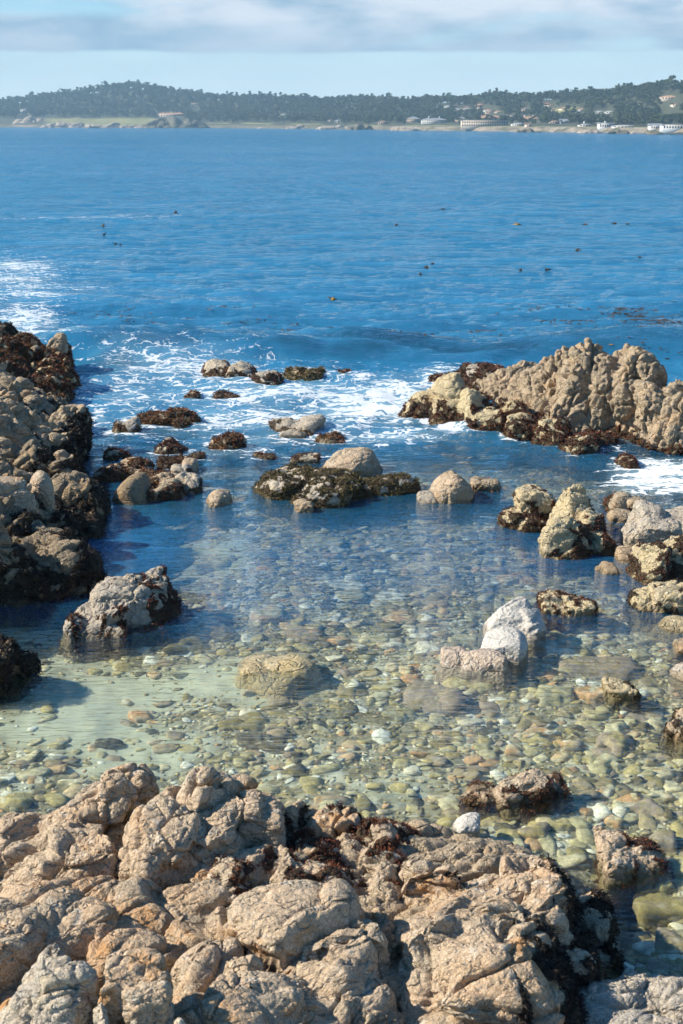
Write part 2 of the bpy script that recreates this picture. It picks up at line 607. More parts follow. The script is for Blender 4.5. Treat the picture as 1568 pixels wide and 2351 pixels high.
def rock(name, label, cat, lumps, vox=0.03, seed=1, mat=M_TAN, sizes=((0.5, 0.06), (0.18, 0.025)), az=30, tilt=35, fine=1.0, rough=1.0,
         wz=None, wspread=0.15, wside=0.0, wtop=0.0, wpatch=2.2, wmat=W_RED, wlen=0.05, wwid=0.012, wdens=900, group=None, smooth_it=3,
         stretch=(0.6, 1, 1.25), origin=None, wback=0.0):
    ALL_LUMPS.extend(lumps)
    v, nn, f = voxel_union(lumps, vox, smooth_it)
    d = grain(v, seed, sizes, az, tilt, stretch, fine, rough)
    w = np.zeros(len(v))
    if wz is not None:
        pn = fbm(v * wpatch, 3, seed + 90)
        pn2 = fbm(v * 9, 2, seed + 95)
        w = sstep(wz + wspread, wz - wspread * 0.6, v[:, 2] + pn * wspread * 1.6 + pn2 * 0.05 - wside * nn[:, 0] - wback * nn[:, 1])
        if wtop:
            w = np.maximum(w, sstep(0.62 - wtop, 0.80 - wtop, 0.5 + pn * 0.35 + pn2 * 0.18 + 0.1 * nn[:, 0]))
        w = w * (1 - 0.85 * sstep(.12, .42, fbm(v * 5.5, 3, seed + 99))) * sstep(0.02, 0.25, 1 + nn[:, 2])
        d = d + 0.012 * w * (1 + fbm(v * 16, 2, seed + 97))
    v2 = v + nn * d[:, None]
    if origin is None:
        L0 = lumps[0]
        origin = (L0['c'][0], L0['c'][1], 0.0)
    og = np.array(origin)
    me = mesh_from(name, v2 - og, f)
    attr(me, 'weed', w)
    o = link(name, me, mat, loc=origin)
    tag(o, label, cat, group)
    if wz is not None:
        n2 = np.empty(len(v2) * 3, dtype=np.float32)
        me.vertices.foreach_get('normal', n2)
        n2 = n2.reshape(-1, 3)
        sel = (w > 0.45) & (v2[:, 2] > -0.35)
        k = sel.sum()
        if k > 20:
            area = k * vox * vox * 1.1
            cnt = int(min(area * wdens, 90000))
            pv, pf, idx, r = blades(v2[sel], n2[sel], cnt, wlen, wwid, seed + 3)
            wm = mesh_from('seaweed', pv - og, pf, smooth=False)
            base = fbm(v2[sel][idx] * 3.0, 2, seed + 33) * 0.35 + 0.42 + r.normal(size=cnt) * 0.16
            attr(wm, 'tint', np.repeat(np.clip(base, 0, 1), 6))
            link('seaweed', wm, wmat, parent=o)
    ROCKS.append(o)
    return o

# ------------------------------------------------------------------ sea
def ell(u, v, cu, cv, ru, rv, p=2.0):
    return np.exp(-(np.abs((u - cu) / ru) ** p + np.abs((v - cv) / rv) ** p))


Y_SWELL = P(784, 812)[1]


def water_z(x, y):
    n = len(x)
    p3 = lambda sx, sy, o: np.stack([x * sx + o, y * sy + o * .7, np.full(n, o * 1.0)], 1)
    open_ = sstep(20, 31, y + 0.12 * x)
    fade = sstep(900, 120, y)
    a = fbm(p3(0.33, 0.95, 3), 4, 11, gain=0.6) * (0.10 + 0.09 * sstep(24, 30, y) * sstep(60, 42, y))
    a = a + fbm(p3(0.07, 0.16, 9), 2, 12) * 0.10
    z = a * open_ * fade
    # the small swell heaving up just before it reaches the rocks
    yc = Y_SWELL + 1.0 * vnoise(p3(0.12, 0, 5), 21) + 0.03 * x
    amp = 0.62 * np.clip(0.75 + 0.7 * vnoise(p3(0.2, 0, 8), 22), 0.1, 1.3) * sstep(-11, -6, x)
    t = (y - yc)
    z = z + amp * np.where(t < 0, np.exp(-(t / 0.8) ** 2), np.exp(-(t / 2.6) ** 2))
    yc2 = Y_SWELL + 9 + 2.0 * vnoise(p3(0.07, 0, 15), 23)
    t = y - yc2
    z = z + 0.30 * np.where(t < 0, np.exp(-(t / 1.2) ** 2), np.exp(-(t / 3.0) ** 2)) * (0.6 + 0.8 * vnoise(p3(0.1, 0, 18), 24))
    # ripples between the rocks
    mid = sstep(18.5, 23, y) * sstep(36, 26, y)
    z = z + 0.022 * mid * fbm(p3(1.4, 3.0, 2), 3, 31)
    return z * sstep(17, 21, y)


rows = [3.0]
while rows[-1] < 3000:
    y = rows[-1]
    rows.append(y + max(0.05, min(y * 0.0055, 12)) if y < 70 else y * 1.006)
rows = np.array(rows)
ncol = 520
sx = np.linspace(-1, 1, ncol)
sx = sx * 0.6 + sx ** 3 * 0.4
X = sx[None, :] * (rows[:, None] * 0.75 + 12)
Yg = np.repeat(rows[:, None], ncol, 1)
x, y = X.ravel(), Yg.ravel()
z = water_z(x, y)
u, v = proj(x, y, 0.0)
nr = len(rows)
i = np.arange(nr - 1)[:, None] * ncol + np.arange(ncol - 1)[None, :]
i = i.ravel()
faces = np.stack([i, i + 1, i + ncol + 1, i + ncol], 1)
me = mesh_from('sea_water', np.stack([x, y, z], 1), faces)
# how deep / turbid the water stands: clear over the pool, a blue body further out
pn = fbm(np.stack([x * 0.35, y * 0.35, x * 0], 1), 3, 41)
deep = sstep(21.0, 32.0, y + pn * 2.2 - 0.10 * np.clip(x, 0, 12))
deep = np.maximum(deep, 0.5 * ell(u, v, 290, 1230, 170, 130, 3))
deep = np.maximum(deep, 0.32 * sstep(13.5, 20.5, y + pn * 3.0))
attr(me, 'deep', deep)
me_sea = me
foam = np.zeros(len(x))
for cu, cv_, ru, rv, a in (
        (640, 905, 330, 34, 0.62), (860, 930, 170, 46, 0.78), (930, 895, 130, 40, 0.55), (420, 850, 190, 40, 0.50), (560, 960, 330, 34, 0.50),
        (300, 900, 110, 60, 0.42), (210, 960, 40, 30, 0.60), (640, 1005, 260, 26, 0.36), (480, 1040, 210, 16, 0.32), (900, 1000, 150, 22, 0.46),
        (600, 880, 100, 20, 0.5), (740, 985, 130, 24, 0.5), (290, 990, 70, 20, 0.4),
        (700, 856, 70, 8, 0.6), (820, 872, 60, 12, 0.5), (1010, 870, 70, 30, 0.6), (1120, 905, 22, 12, 0.9), (1165, 995, 20, 12, 0.9), (1050, 985, 60, 14, 0.6),
        (40, 650, 130, 70, 0.40), (20, 610, 110, 14, 0.60), (60, 740, 80, 40, 0.60), (70, 680, 110, 8, .55), (30, 640, 90, 6, .6), (80, 770, 46, 18, 0.85), (150, 800, 50, 10, 0.4), (200, 605, 120, 6, 0.26), (150, 660, 110, 8, 0.30),
        (180, 500, 260, 4, 0.30), (330, 496, 200, 5, 0.22), (330, 825, 160, 18, 0.34),
        (620, 830, 80, 10, 0.3), (1100, 850, 50, 12, 0.4), (150, 760, 60, 10, 0.4)):
    foam = np.maximum(foam, a * ell(u, v, cu, cv_, ru, rv, 2.4))
ft = ell(u, v, 1530, 1090, 132, 46, 4) * sstep(1150, 1130, v - 0.0 * u) * sstep(1035 - 0.0 * u, 1050, v)
foam = np.maximum(foam, 0.72 * ft)
foam = np.maximum(foam * 1.06, 0.34 * ell(u, v, 620, 930, 520, 95, 4))
attr(me, 'foam', foam)
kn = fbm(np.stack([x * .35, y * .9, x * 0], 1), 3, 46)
weed_swell_dark = ell(u, v, 1000, 806, 620, 15, 3) * 0.9 + 0.7 * ell(u, v, 250, 830, 120, 26) + 0.5 * ell(u, v, 1400, 760, 300, 40) + .35 * ell(u, v, 500, 760, 500, 30)  # dark weedy water, plus the swell face's dimmer sky reflection put into colour
attr(me, 'kelp', np.clip(weed_swell_dark * (.8 + 1.2 * kn), 0, 1))
# broken water stands a little proud
z2 = z + foam * 0.045 * (fbm(np.stack([x * 2.2, y * 4.0, x * 0], 1), 3, 44) + .3)
me.vertices.foreach_set('co', np.stack([x, y, z2], 1).astype(np.float32).ravel())
me.update()

m, nt, b, out = new_mat('sea_water')
nt.nodes.remove(b)
geo = N(nt, 'ShaderNodeNewGeometry')
pos = geo.outputs['Position']
at_d = N(nt, 'ShaderNodeAttribute', attribute_name='deep').outputs['Fac']
at_f = N(nt, 'ShaderNodeAttribute', attribute_name='foam').outputs['Fac']
sepp = N(nt, 'ShaderNodeSeparateXYZ')
nt.links.new(pos, sepp.inputs[0])
py = sepp.outputs['Y']
# wavelets: fine ripples in the pool, wind chop further out, long chop in the bay
flat = mapping(nt, pos, (1, 1, 0))
r1 = noise(nt, mapping(nt, flat, (3.0, 11.0, 1), rot=(0, 0, 0.12)), 1.0, 3, 0.55, 0.4)
r2 = noise(nt, mapping(nt, flat, (9.0, 24.0, 1), rot=(0, 0, -0.15)), 1.0, 2, 0.5, 0.3)
c1 = noise(nt, mapping(nt, flat, (0.9, 2.4, 1), rot=(0, 0, 0.08)), 1.0, 5, 0.62, 0.5)
c2 = noise(nt, mapping(nt, flat, (0.16, 0.42, 1), rot=(0, 0, -0.06)), 1.0, 5, 0.62, 0.3)
c3 = noise(nt, mapping(nt, flat, (0.02, 0.055, 1), loc=(4, 2, 0)), 1.0, 3, 0.55)
gust = mapr(nt, noise(nt, mapping(nt, flat, (0.012, 0.03, 1), loc=(9, 5, 0)), 1.0, 3, 0.5), 0.35, 0.65, 0.65, 1.15)
far = mapr(nt, py, 21, 32, 0, 1, True)
farr = mapr(nt, py, 60, 300, 0, 1, True)
h = mth(nt, 'MULTIPLY', r1, mapr(nt, py, 10, 18, 0.014, 0.060))
h = mth(nt, 'ADD', h, mth(nt, 'MULTIPLY', r2, 0.0022))
h = mth(nt, 'ADD', h, mth(nt, 'MULTIPLY', c1, mth(nt, 'MULTIPLY', mth(nt, 'MULTIPLY', far, 0.30), gust)))
h = mth(nt, 'ADD', h, mth(nt, 'MULTIPLY', c2, mth(nt, 'MULTIPLY', mapr(nt, py, 30, 120, 0.05, 1.5), gust)))
h = mth(nt, 'ADD', h, mth(nt, 'MULTIPLY', c3, mapr(nt, py, 60, 500, 0.0, 5.0)))
bp = N(nt, 'ShaderNodeBump', inp={'Strength': 1.0, 'Distance': 1.0})
nt.links.new(h, bp.inputs['Height'])
dotn = N(nt, 'ShaderNodeVectorMath', operation='DOT_PRODUCT')
nt.links.new(geo.outputs['Incoming'], dotn.inputs[0])
nt.links.new(bp.outputs[0], dotn.inputs[1])
om = mth(nt, 'SUBTRACT', 1.0, mth(nt, 'ABSOLUTE', dotn.outputs['Value']), clamp=True)
fres = mth(nt, 'ADD', mth(nt, 'MULTIPLY', mth(nt, 'POWER', om, 4.6), 0.97), 0.025)
gl = N(nt, 'ShaderNodeBsdfGlossy', inp={'Roughness': 0.03, 'Color': (1, 1, 1, 1)})
nt.links.new(mapr(nt, py, 30, 200, 0.02, 0.07), gl.inputs['Roughness'])
nt.links.new(bp.outputs[0], gl.inputs['Normal'])
tr0 = N(nt, 'ShaderNodeBsdfTransparent', inp={'Color': (0.95, 1.0, 0.97, 1)})
rf_ = N(nt, 'ShaderNodeBsdfRefraction', inp={'Color': (0.95, 1.0, 0.97, 1), 'Roughness': 0.03, 'IOR': 1.12})
nt.links.new(bp.outputs[0], rf_.inputs['Normal'])
tr = N(nt, 'ShaderNodeMixShader')
tr.inputs[0].default_value = 0.14
nt.links.new(tr0.outputs[0], tr.inputs[1])
nt.links.new(rf_.outputs[0], tr.inputs[2])
df = N(nt, 'ShaderNodeBsdfDiffuse')
body = mixc(nt, mapr(nt, c2, 0.35, 0.65), (0.014, 0.122, 0.235), (0.026, 0.182, 0.33))
body = mixc(nt, mapr(nt, py, 23, 19, 0, 1, True), body, (0.025, 0.215, 0.49))
at_swell_dark = N(nt, 'ShaderNodeAttribute', attribute_name='kelp').outputs['Fac']
body = mixc(nt, mth(nt, 'MULTIPLY', at_swell_dark, 0.7), body, (0.010, 0.030, 0.050))  # body colour darkened for sunken weed and for the swell's weaker reflection
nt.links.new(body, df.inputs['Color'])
mb = N(nt, 'ShaderNodeMixShader')
nt.links.new(at_d, mb.inputs[0])
nt.links.new(tr.outputs[0], mb.inputs[1])
nt.links.new(df.outputs[0], mb.inputs[2])
mw = N(nt, 'ShaderNodeMixShader')
nt.links.new(fres, mw.inputs[0])
nt.links.new(mb.outputs[0], mw.inputs[1])
nt.links.new(gl.outputs[0], mw.inputs[2])
# foam: a lacy net that thickens to sheets where the mask is strong
warp = N(nt, 'ShaderNodeTexNoise', inp={'Scale': 1.3, 'Detail': 3, 'Roughness': 0.6})
nt.links.new(flat, warp.inputs['Vector'])
wv = N(nt, 'ShaderNodeVectorMath', operation='SCALE', inp={3: 1.1})
nt.links.new(warp.outputs['Color'], wv.inputs[0])
wa = N(nt, 'ShaderNodeVectorMath', operation='ADD')
nt.links.new(mapping(nt, flat, (0.55, 1.0, 0)), wa.inputs[0])
nt.links.new(wv.outputs[0], wa.inputs[1])


def cell(scale):
    vo = N(nt, 'ShaderNodeTexVoronoi', feature='DISTANCE_TO_EDGE', voronoi_dimensions='2D', inp={'Scale': scale})
    nt.links.new(wa.outputs[0], vo.inputs['Vector'])
    return vo.outputs['Distance']


pat = mth(nt, 'ADD', mth(nt, 'MULTIPLY', cell(2.4), 1.25), mth(nt, 'MULTIPLY', cell(6.5), 1.1))
fn = noise(nt, mapping(nt, flat, (0.7, 2.0, 0)), 1.5, 5, 0.65, 0.4)
pat = mth(nt, 'ADD', pat, mth(nt, 'MULTIPLY', mth(nt, 'SUBTRACT', fn, 0.5), 1.5))
ff = mth(nt, 'SUBTRACT', mth(nt, 'MULTIPLY', at_f, 1.0), mth(nt, 'ADD', pat, 0.06))
ff = mapr(nt, ff, -0.03, 0.20, 0, 1, True)
ff = mth(nt, 'MULTIPLY', ff, mapr(nt, at_f, 0.03, 0.12, 0, 1))
fd = N(nt, 'ShaderNodeBsdfDiffuse', inp={'Color': (0.86, 0.88, 0.88, 1), 'Roughness': 0.6})
mk = N(nt, 'ShaderNodeBsdfDiffuse', inp={'Color': (0.36, 0.55, 0.62, 1)})
mm = N(nt, 'ShaderNodeMixShader')
nt.links.new(mth(nt, 'MULTIPLY', mapr(nt, at_f, 0.18, 0.75, 0, 0.5), mapr(nt, fn, 0.3, 0.65, 0.35, 1.0)), mm.inputs[0])
nt.links.new(mw.outputs[0], mm.inputs[1])
nt.links.new(mk.outputs[0], mm.inputs[2])
fb = N(nt, 'ShaderNodeBump', inp={'Strength': 0.6, 'Distance': 0.03})
nt.links.new(mth(nt, 'ADD', noise(nt, flat, 22, 4, 0.6), ff), fb.inputs['Height'])
nt.links.new(fb.outputs[0], fd.inputs['Normal'])
mf = N(nt, 'ShaderNodeMixShader')
nt.links.new(mth(nt, 'MULTIPLY', ff, mapr(nt, fn, 0.3, 0.7, 0.95, 0.75)), mf.inputs[0])
nt.links.new(mm.outputs[0], mf.inputs[1])
nt.links.new(fd.outputs[0], mf.inputs[2])
nt.links.new(mf.outputs[0], out.inputs['Surface'])
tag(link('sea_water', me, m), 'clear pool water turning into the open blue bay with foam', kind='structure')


# ------------------------------------------------------------------ sea bed
def bed_z(x, y):
    n = len(x)
    p = np.stack([x, y, np.zeros(n)], 1)
    base = -0.13 - 0.016 * np.clip(y - 11, 0, 12) - 0.12 * np.clip(y - 24, 0, 12)
    u, v = proj(x, y, -0.3)
    base = base - 0.45 * ell(u, v, 300, 1230, 190, 150, 3) - 0.12 * ell(u, v, 120, 1450, 170, 60)
    base = base - 0.35 * ell(u, v, 1430, 2130, 90, 120) + 0.08 * ell(u, v, 1250, 1060, 220, 60)
    z = base + 0.07 * fbm(p * 0.6, 3, 51) + 0.022 * fbm(p * 4.0, 3, 52)
    return np.maximum(z, -3.5) + np.where(y > 60, 0, 0)


gx = np.linspace(-14, 14, 620)
gy = np.concatenate([np.arange(5, 26, 0.045), np.arange(26, 60, 0.4)])
X, Yg = np.meshgrid(gx, gy)
x, y = X.ravel(), Yg.ravel()
ncol = len(gx)
i = (np.arange(len(gy) - 1)[:, None] * ncol + np.arange(ncol - 1)[None, :]).ravel()
zb_ = bed_z(x, y)
me = mesh_from('sea_bed', np.stack([x, y, zb_], 1), np.stack([i, i + 1, i + ncol + 1, i + ncol], 1))
u, v = proj(x, y, zb_)


def sandy(u, v, x, y):
    s = 0.9 * ell(u, v, 240, 1660, 260, 150, 2) + 0.9 * ell(u, v, 420, 1290, 150, 50, 2.5) + 0.9 * ell(u, v, 620, 1560, 160, 60) + 0.7 * ell(u, v, 900, 1810, 170, 60)
    s = s + 0.5 * ell(u, v, 100, 1460, 120, 60)
    return np.clip(s + 0.45 * fbm(np.stack([x * .9, y * .9, x * 0], 1), 3, 61), 0, 1)


attr(me, 'sand', sandy(u, v, x, y))
m, nt, b, out = new_mat('sea_bed')
pos = N(nt, 'ShaderNodeNewGeometry').outputs['Position']
g1 = noise(nt, pos, 1.1, 5, 0.6)
g2 = noise(nt, mapping(nt, pos, (1, 1, 1), (8, 1, 0)), 14, 6, 0.7)
vo = N(nt, 'ShaderNodeTexVoronoi', inp={'Scale': 15.0, 'Randomness': 1.0})
wq = N(nt, 'ShaderNodeTexNoise', inp={'Scale': 9.0, 'Detail': 3})
nt.links.new(pos, wq.inputs['Vector'])
wq2 = N(nt, 'ShaderNodeVectorMath', operation='MULTIPLY_ADD')
nt.links.new(wq.outputs['Color'], wq2.inputs[0])
wq2.inputs[1].default_value = (.18, .18, .18)
nt.links.new(pos, wq2.inputs[2])
nt.links.new(wq2.outputs[0], vo.inputs['Vector'])
vs_ = N(nt, 'ShaderNodeSeparateColor')
nt.links.new(vo.outputs['Color'], vs_.inputs[0])
grav = mixc(nt, vs_.outputs[0], (0.10, 0.085, 0.04), (0.52, 0.47, 0.30))
grav = mixc(nt, mapr(nt, g1, 0.42, 0.60, 0, 0.75, True), grav, (0.16, 0.13, 0.05))
gp = noise(nt, mapping(nt, pos, (1, 1.3, 1), (3, 5, 0)), 2.6, 4, 0.6)
grav = mixc(nt, mapr(nt, gp, 0.53, 0.62, 0, 0.75, True), grav, (0.62, 0.60, 0.44))
sandc = mixc(nt, g2, (0.40, 0.40, 0.27), (0.60, 0.60, 0.42))
as_ = N(nt, 'ShaderNodeAttribute', attribute_name='sand').outputs['Fac']
c = mixc(nt, mapr(nt, as_, 0.3, 0.7, 0, 1, True), grav, sandc)
nt.links.new(c, b.inputs['Base Color'])
b.inputs['Roughness'].default_value = 0.95
bp = N(nt, 'ShaderNodeBump', inp={'Strength': 0.5, 'Distance': 0.012})
nt.links.new(mth(nt, 'ADD', g2, mth(nt, 'MULTIPLY', vo.outputs['Distance'], mapr(nt, as_, 0.3, 0.6, -1.5, 0.0))), bp.inputs['Height'])
nt.links.new(bp.outputs[0], b.inputs['Normal'])
tag(link('sea_bed', me, m), kind='structure')

# stone material for everything lying under the water: colour comes with each stone
m, nt, b, out = new_mat('submerged_stone')
M_STONE = m
pos = N(nt, 'ShaderNodeNewGeometry').outputs['Position']
oi = N(nt, 'ShaderNodeObjectInfo')
at = N(nt, 'ShaderNodeAttribute', attribute_name='tint').outputs['Fac']
cr = N(nt, 'ShaderNodeValToRGB')
es = cr.color_ramp.elements
es[0].position, es[0].color = 0.0, (0.06, 0.055, 0.040, 1)
es[1].position, es[1].color = 1.0, (0.78, 0.76, 0.62, 1)
for p_, c_ in ((0.15, (0.13, 0.10, 0.045)), (0.30, (0.28, 0.22, 0.07)), (0.42, (0.33, 0.25, 0.18)), (0.50, (0.50, 0.39, 0.14)), (0.60, (0.46, 0.40, 0.21)), (0.74, (0.64, 0.56, 0.34)), (0.84, (0.58, 0.30, 0.11)), (0.90, (0.70, 0.62, 0.42))):
    e = es.new(p_)
    e.color = (*c_, 1)
nt.links.new(at, cr.inputs[0])
g = noise(nt, pos, 16, 5, 0.7)
c = mixc(nt, 1.0, cr.outputs[0], mapr(nt, g, 0.3, 0.7, 0.5, 1.45), 'MULTIPLY')
c = mixc(nt, mapr(nt, noise(nt, pos, 7, 6, 0.75), 0.50, 0.62, 0, 0.65, True), c, (0.17, 0.14, 0.045))
c = mixc(nt, mapr(nt, noise(nt, mapping(nt, pos, (1, 1, 1), (9, 2, 2)), 11, 5, 0.7), 0.58, 0.66, 0, 0.5, True), c, (0.55, 0.52, 0.36))
nt.links.new(c, b.inputs['Base Color'])
b.inputs['Roughness'].default_value = 0.85
bp = N(nt, 'ShaderNodeBump', inp={'Strength': 0.5, 'Distance': 0.01})
nt.links.new(noise(nt, pos, 50, 4, 0.7), bp.inputs['Height'])
nt.links.new(bp.outputs[0], b.inputs['Normal'])


def pebble_templates(tmpl, n, seed, k=5):
    out_ = []
    for j in range(n):
        out_.append(facet_shape(tmpl[0], seed + j, 6, k + 3, 0.55))
    return out_, tmpl[1]


def scatter(px, py_, pz, size, tmpls, faces, seed, flatness=(0.14, 0.34)):
    r = np.random.RandomState(seed)
    n = len(px)
    T = np.stack(tmpls)[r.randint(0, len(tmpls), n)]
    nv = T.shape[1]
    a = r.uniform(0, 2 * np.pi, n)
    sx_, sy_, sz_ = size * r.uniform(0.8, 1.5, n), size * r.uniform(0.6, 1.0, n), size * r.uniform(*flatness, n)
    x_ = T[:, :, 0] * sx_[:, None]
    y_ = T[:, :, 1] * sy_[:, None]
    z_ = T[:, :, 2] * sz_[:, None]
    ca, sa = np.cos(a)[:, None], np.sin(a)[:, None]
    tl = r.normal(0, 0.18, n)[:, None]
    V = np.stack([x_ * ca - y_ * sa + px[:, None], x_ * sa + y_ * ca + py_[:, None], z_ + x_ * tl + pz[:, None] + sz_[:, None] * 0.1], 2).reshape(-1, 3)
    F = (faces[None] + (np.arange(n) * nv)[:, None, None]).reshape(-1, 3)
    return V, F, nv


r = np.random.RandomState(5)
n = 58000
yy = 8.5 + 19 * r.uniform(0, 1, n) ** 0.9
xx = r.uniform(-1, 1, n) * (yy * 0.32 + 1.5)
size = 0.016 + 0.030 * r.pareto(2.2, n).clip(0, 3.4)
zz = bed_z(xx, yy)
uu, vv = proj(xx, yy, zz)
s = sandy(uu, vv, xx, yy)
keep = r.uniform(0, 1, n) > s * 1.1
keep &= (size < 0.06) | (r.uniform(0, 1, n) < 0.7)
xx, yy, zz, size = xx[keep], yy[keep], zz[keep], size[keep]
tm, fc = pebble_templates(ICO1, 8, 300)
small = size < 0.045
V, F, nv = scatter(xx[small], yy[small], zz[small], size[small], tm, fc, 9)
me = mesh_from('pebbles', V, F)
tn = np.clip(0.57 + 0.25 * np.random.RandomState(3).normal(size=small.sum()) + 0.34 * fbm(np.stack([xx[small] * .8, yy[small] * .8, xx[small] * 0], 1), 3, 5), 0, 1)
attr(me, 'tint', np.repeat(tn, nv))
tag(link('pebbles', me, M_STONE), 'small pebbles and gravel covering the pool bed under clear water', 'pebbles', kind='stuff')
tm, fc = pebble_templates(ICO2, 8, 340, 6)
big = ~small
V, F, nv = scatter(xx[big], yy[big], zz[big], size[big], tm, fc, 19)
me = mesh_from('cobbles', V, F)
r = np.random.RandomState(4)
tn = np.clip(0.57 + 0.25 * r.normal(size=big.sum()) + 0.3 * fbm(np.stack([xx[big] * .8, yy[big] * .8, xx[big] * 0], 1), 3, 5), 0, 1)
attr(me, 'tint', np.repeat(tn, nv))
tag(link('cobbles', me, M_STONE), 'fist sized cobbles strewn between the pebbles on the pool bed', 'cobbles', kind='stuff')
print('pebbles', small.sum(), 'cobbles', big.sum())
# ------------------------------------------------------------------ rocks out in the wash
W = Wl
FAR = dict(vox=0.035, fine=0.8)
BIG_S = ((0.9, 0.13), (0.38, 0.07), (0.16, 0.03))
MID_S = ((0.5, 0.07), (0.2, 0.035))
SML_S = ((0.3, 0.035), (0.12, 0.018))

rock('shore_rock', 'grey barnacled rock with a red weedy hump rising where the swell breaks', 'rock',
     [W(462, 535, 828, 866, 0.9, seed=3, taper=.3), W(520, 590, 832, 872, 0.9, seed=4, k=5), W(575, 652, 852, 885, 0.8, seed=5, taper=.2), W(600, 650, 866, 884, .6, seed=8)],
     seed=11, mat=M_GREY, sizes=SML_S, wz=0.14, wtop=.05, wdens=600, wlen=0.046, wwid=.02, wside=.05, **FAR)
rock('shore_rock', 'low yellow-brown weedy ledge just behind the foam, right of the barnacled rock', 'rock',
     [W(655, 715, 846, 864, 0.8, seed=6), W(700, 745, 849, 866, 0.7, seed=7)], seed=12, mat=M_BROWN, sizes=SML_S,
     wz=0.3, wmat=W_OLIVE, wdens=700, wlen=0.052, wwid=.02, **FAR)
rock('shore_rock', 'tiny orange-brown rock awash at the foot of the dark swell', 'rock',
     [W(772, 803, 850, 861, 0.5, seed=9)], seed=13, mat=M_BROWN, sizes=SML_S, wz=0.2, wmat=W_MIX, wdens=700, wlen=0.046, wwid=.02, **FAR)
rock('shore_rock', 'small dark knob in the foam, left of the flat red rock', 'rock',
     [W(425, 461, 898, 918, 0.5, seed=10)], seed=14, mat=M_BROWN, sizes=SML_S, wz=0.25, wmat=W_MIX, wdens=800, wlen=0.046, wwid=.02, **FAR)
rock('shore_rock', 'flat red-weeded rock in the foam with a dark tail to its right', 'rock',
     [W(482, 540, 899, 916, 0.6, seed=12), W(520, 553, 908, 921, 0.5, seed=15)], seed=15, mat=M_GREY, sizes=SML_S,
     wz=0.12, wtop=.06, wdens=800, wlen=0.039, wwid=.02, **FAR)
rock('shore_rock', 'olive and red weedy flat rock stretched along the foam edge', 'rock',
     [W(316, 400, 950, 975, 0.8, seed=16), W(375, 440, 936, 972, 0.8, seed=17, taper=.3), W(420, 455, 950, 968, .5, seed=18), W(395, 430, 962, 978, .4, seed=19)],
     seed=16, mat=M_BROWN, sizes=SML_S, wz=0.4, wmat=W_MIX, wdens=900, wlen=0.046, wwid=.018, **FAR)
rock('shore_rock', 'round grey rock with a white barnacle cap, left of the olive weedy rock', 'rock',
     [W(258, 292, 964, 994, 0.5, seed=20, k=5), W(280, 320, 961, 994, 0.6, seed=21, k=5)], seed=17, mat=M_GREY, sizes=SML_S,
     wz=0.14, wside=-.1, wmat=W_MIX, wdens=800, wlen=0.032, wwid=.016, **FAR)
rock('shore_rock', 'low mound of dark red seaweed close beside the left cliff', 'rock',
     [W(238, 303, 1033, 1058, 0.6, seed=22, k=5)], seed=18, mat=M_BROWN, sizes=SML_S, wz=0.5, wdens=1400, wlen=0.046, wwid=.018, **FAR)
rock('shore_rock', 'small pyramid of dark red weed standing in thin foam', 'rock',
     [W(355, 428, 1020, 1041, 0.6, seed=23, k=5), W(368, 412, 1002, 1036, 0.5, seed=24, taper=.55)], seed=19, mat=M_GREY, sizes=SML_S,
     wz=0.28, wtop=.08, wdens=1000, wlen=0.039, wwid=.018, **FAR)
rock('shore_rock', 'rock with a rounded red weed cap left of the flat tan rock', 'rock',
     [W(484, 530, 1005, 1028, 0.6, seed=25), W(508, 560, 996, 1032, 0.7, seed=26, k=5)], seed=20, mat=M_BROWN, sizes=SML_S,
     wz=0.45, wdens=1200, wlen=0.039, wwid=.018, wmat=W_MIX, **FAR)
rock('shore_rock', 'flat-topped tan barnacled rock in the middle of the foam', 'rock',
     [W(617, 690, 962, 992, 1.0, seed=27, k=10), W(660, 745, 958, 997, 1.1, seed=28, k=10)], seed=21, mat=M_GREY, sizes=SML_S,
     wz=0.02, wside=-.04, wdens=500, wlen=0.032, wwid=.016, **FAR)
rock('shore_rock', 'smooth low stone tucked under the front of the flat tan rock', 'rock',
     [W(640, 705, 986, 1006, 0.5, seed=29, k=6)], seed=22, mat=M_GREY, sizes=SML_S, wz=-.02, wdens=500, **FAR)
rock('shore_rock', 'low red weedy rock right of the flat tan rock', 'rock',
     [W(724, 792, 998, 1018, 0.6, seed=30)], seed=23, mat=M_BROWN, sizes=SML_S, wz=0.12, wtop=.1, wmat=W_MIX, wdens=900, wlen=0.039, wwid=.016, **FAR)
rock('shore_rock', 'thin dark strip of red weed barely above the water, left of the long barnacled slab', 'rock',
     [W(582, 632, 1041, 1056, 0.4, seed=31)], seed=24, mat=M_BROWN, sizes=SML_S, wz=0.4, wdens=1200, wlen=0.032, wwid=.016, **FAR)
rock('shore_rock', 'pinkish-grey low slab with dark edges behind the big weedy slab', 'rock',
     [W(668, 737, 1040, 1062, 0.6, seed=32)], seed=25, mat=M_GREY, sizes=SML_S, wz=0.05, wmat=W_RED, wdens=900, wlen=0.032, wwid=.016, **FAR)
rock('shore_rock', 'smallest scrap of red weedy rock behind the boulder cluster', 'rock',
     [W(434, 471, 1042, 1056, 0.4, seed=33)], seed=26, mat=M_BROWN, sizes=SML_S, wz=0.4, wdens=1200, wlen=0.032, wwid=.016, **FAR)

NR = dict(vox=0.026)
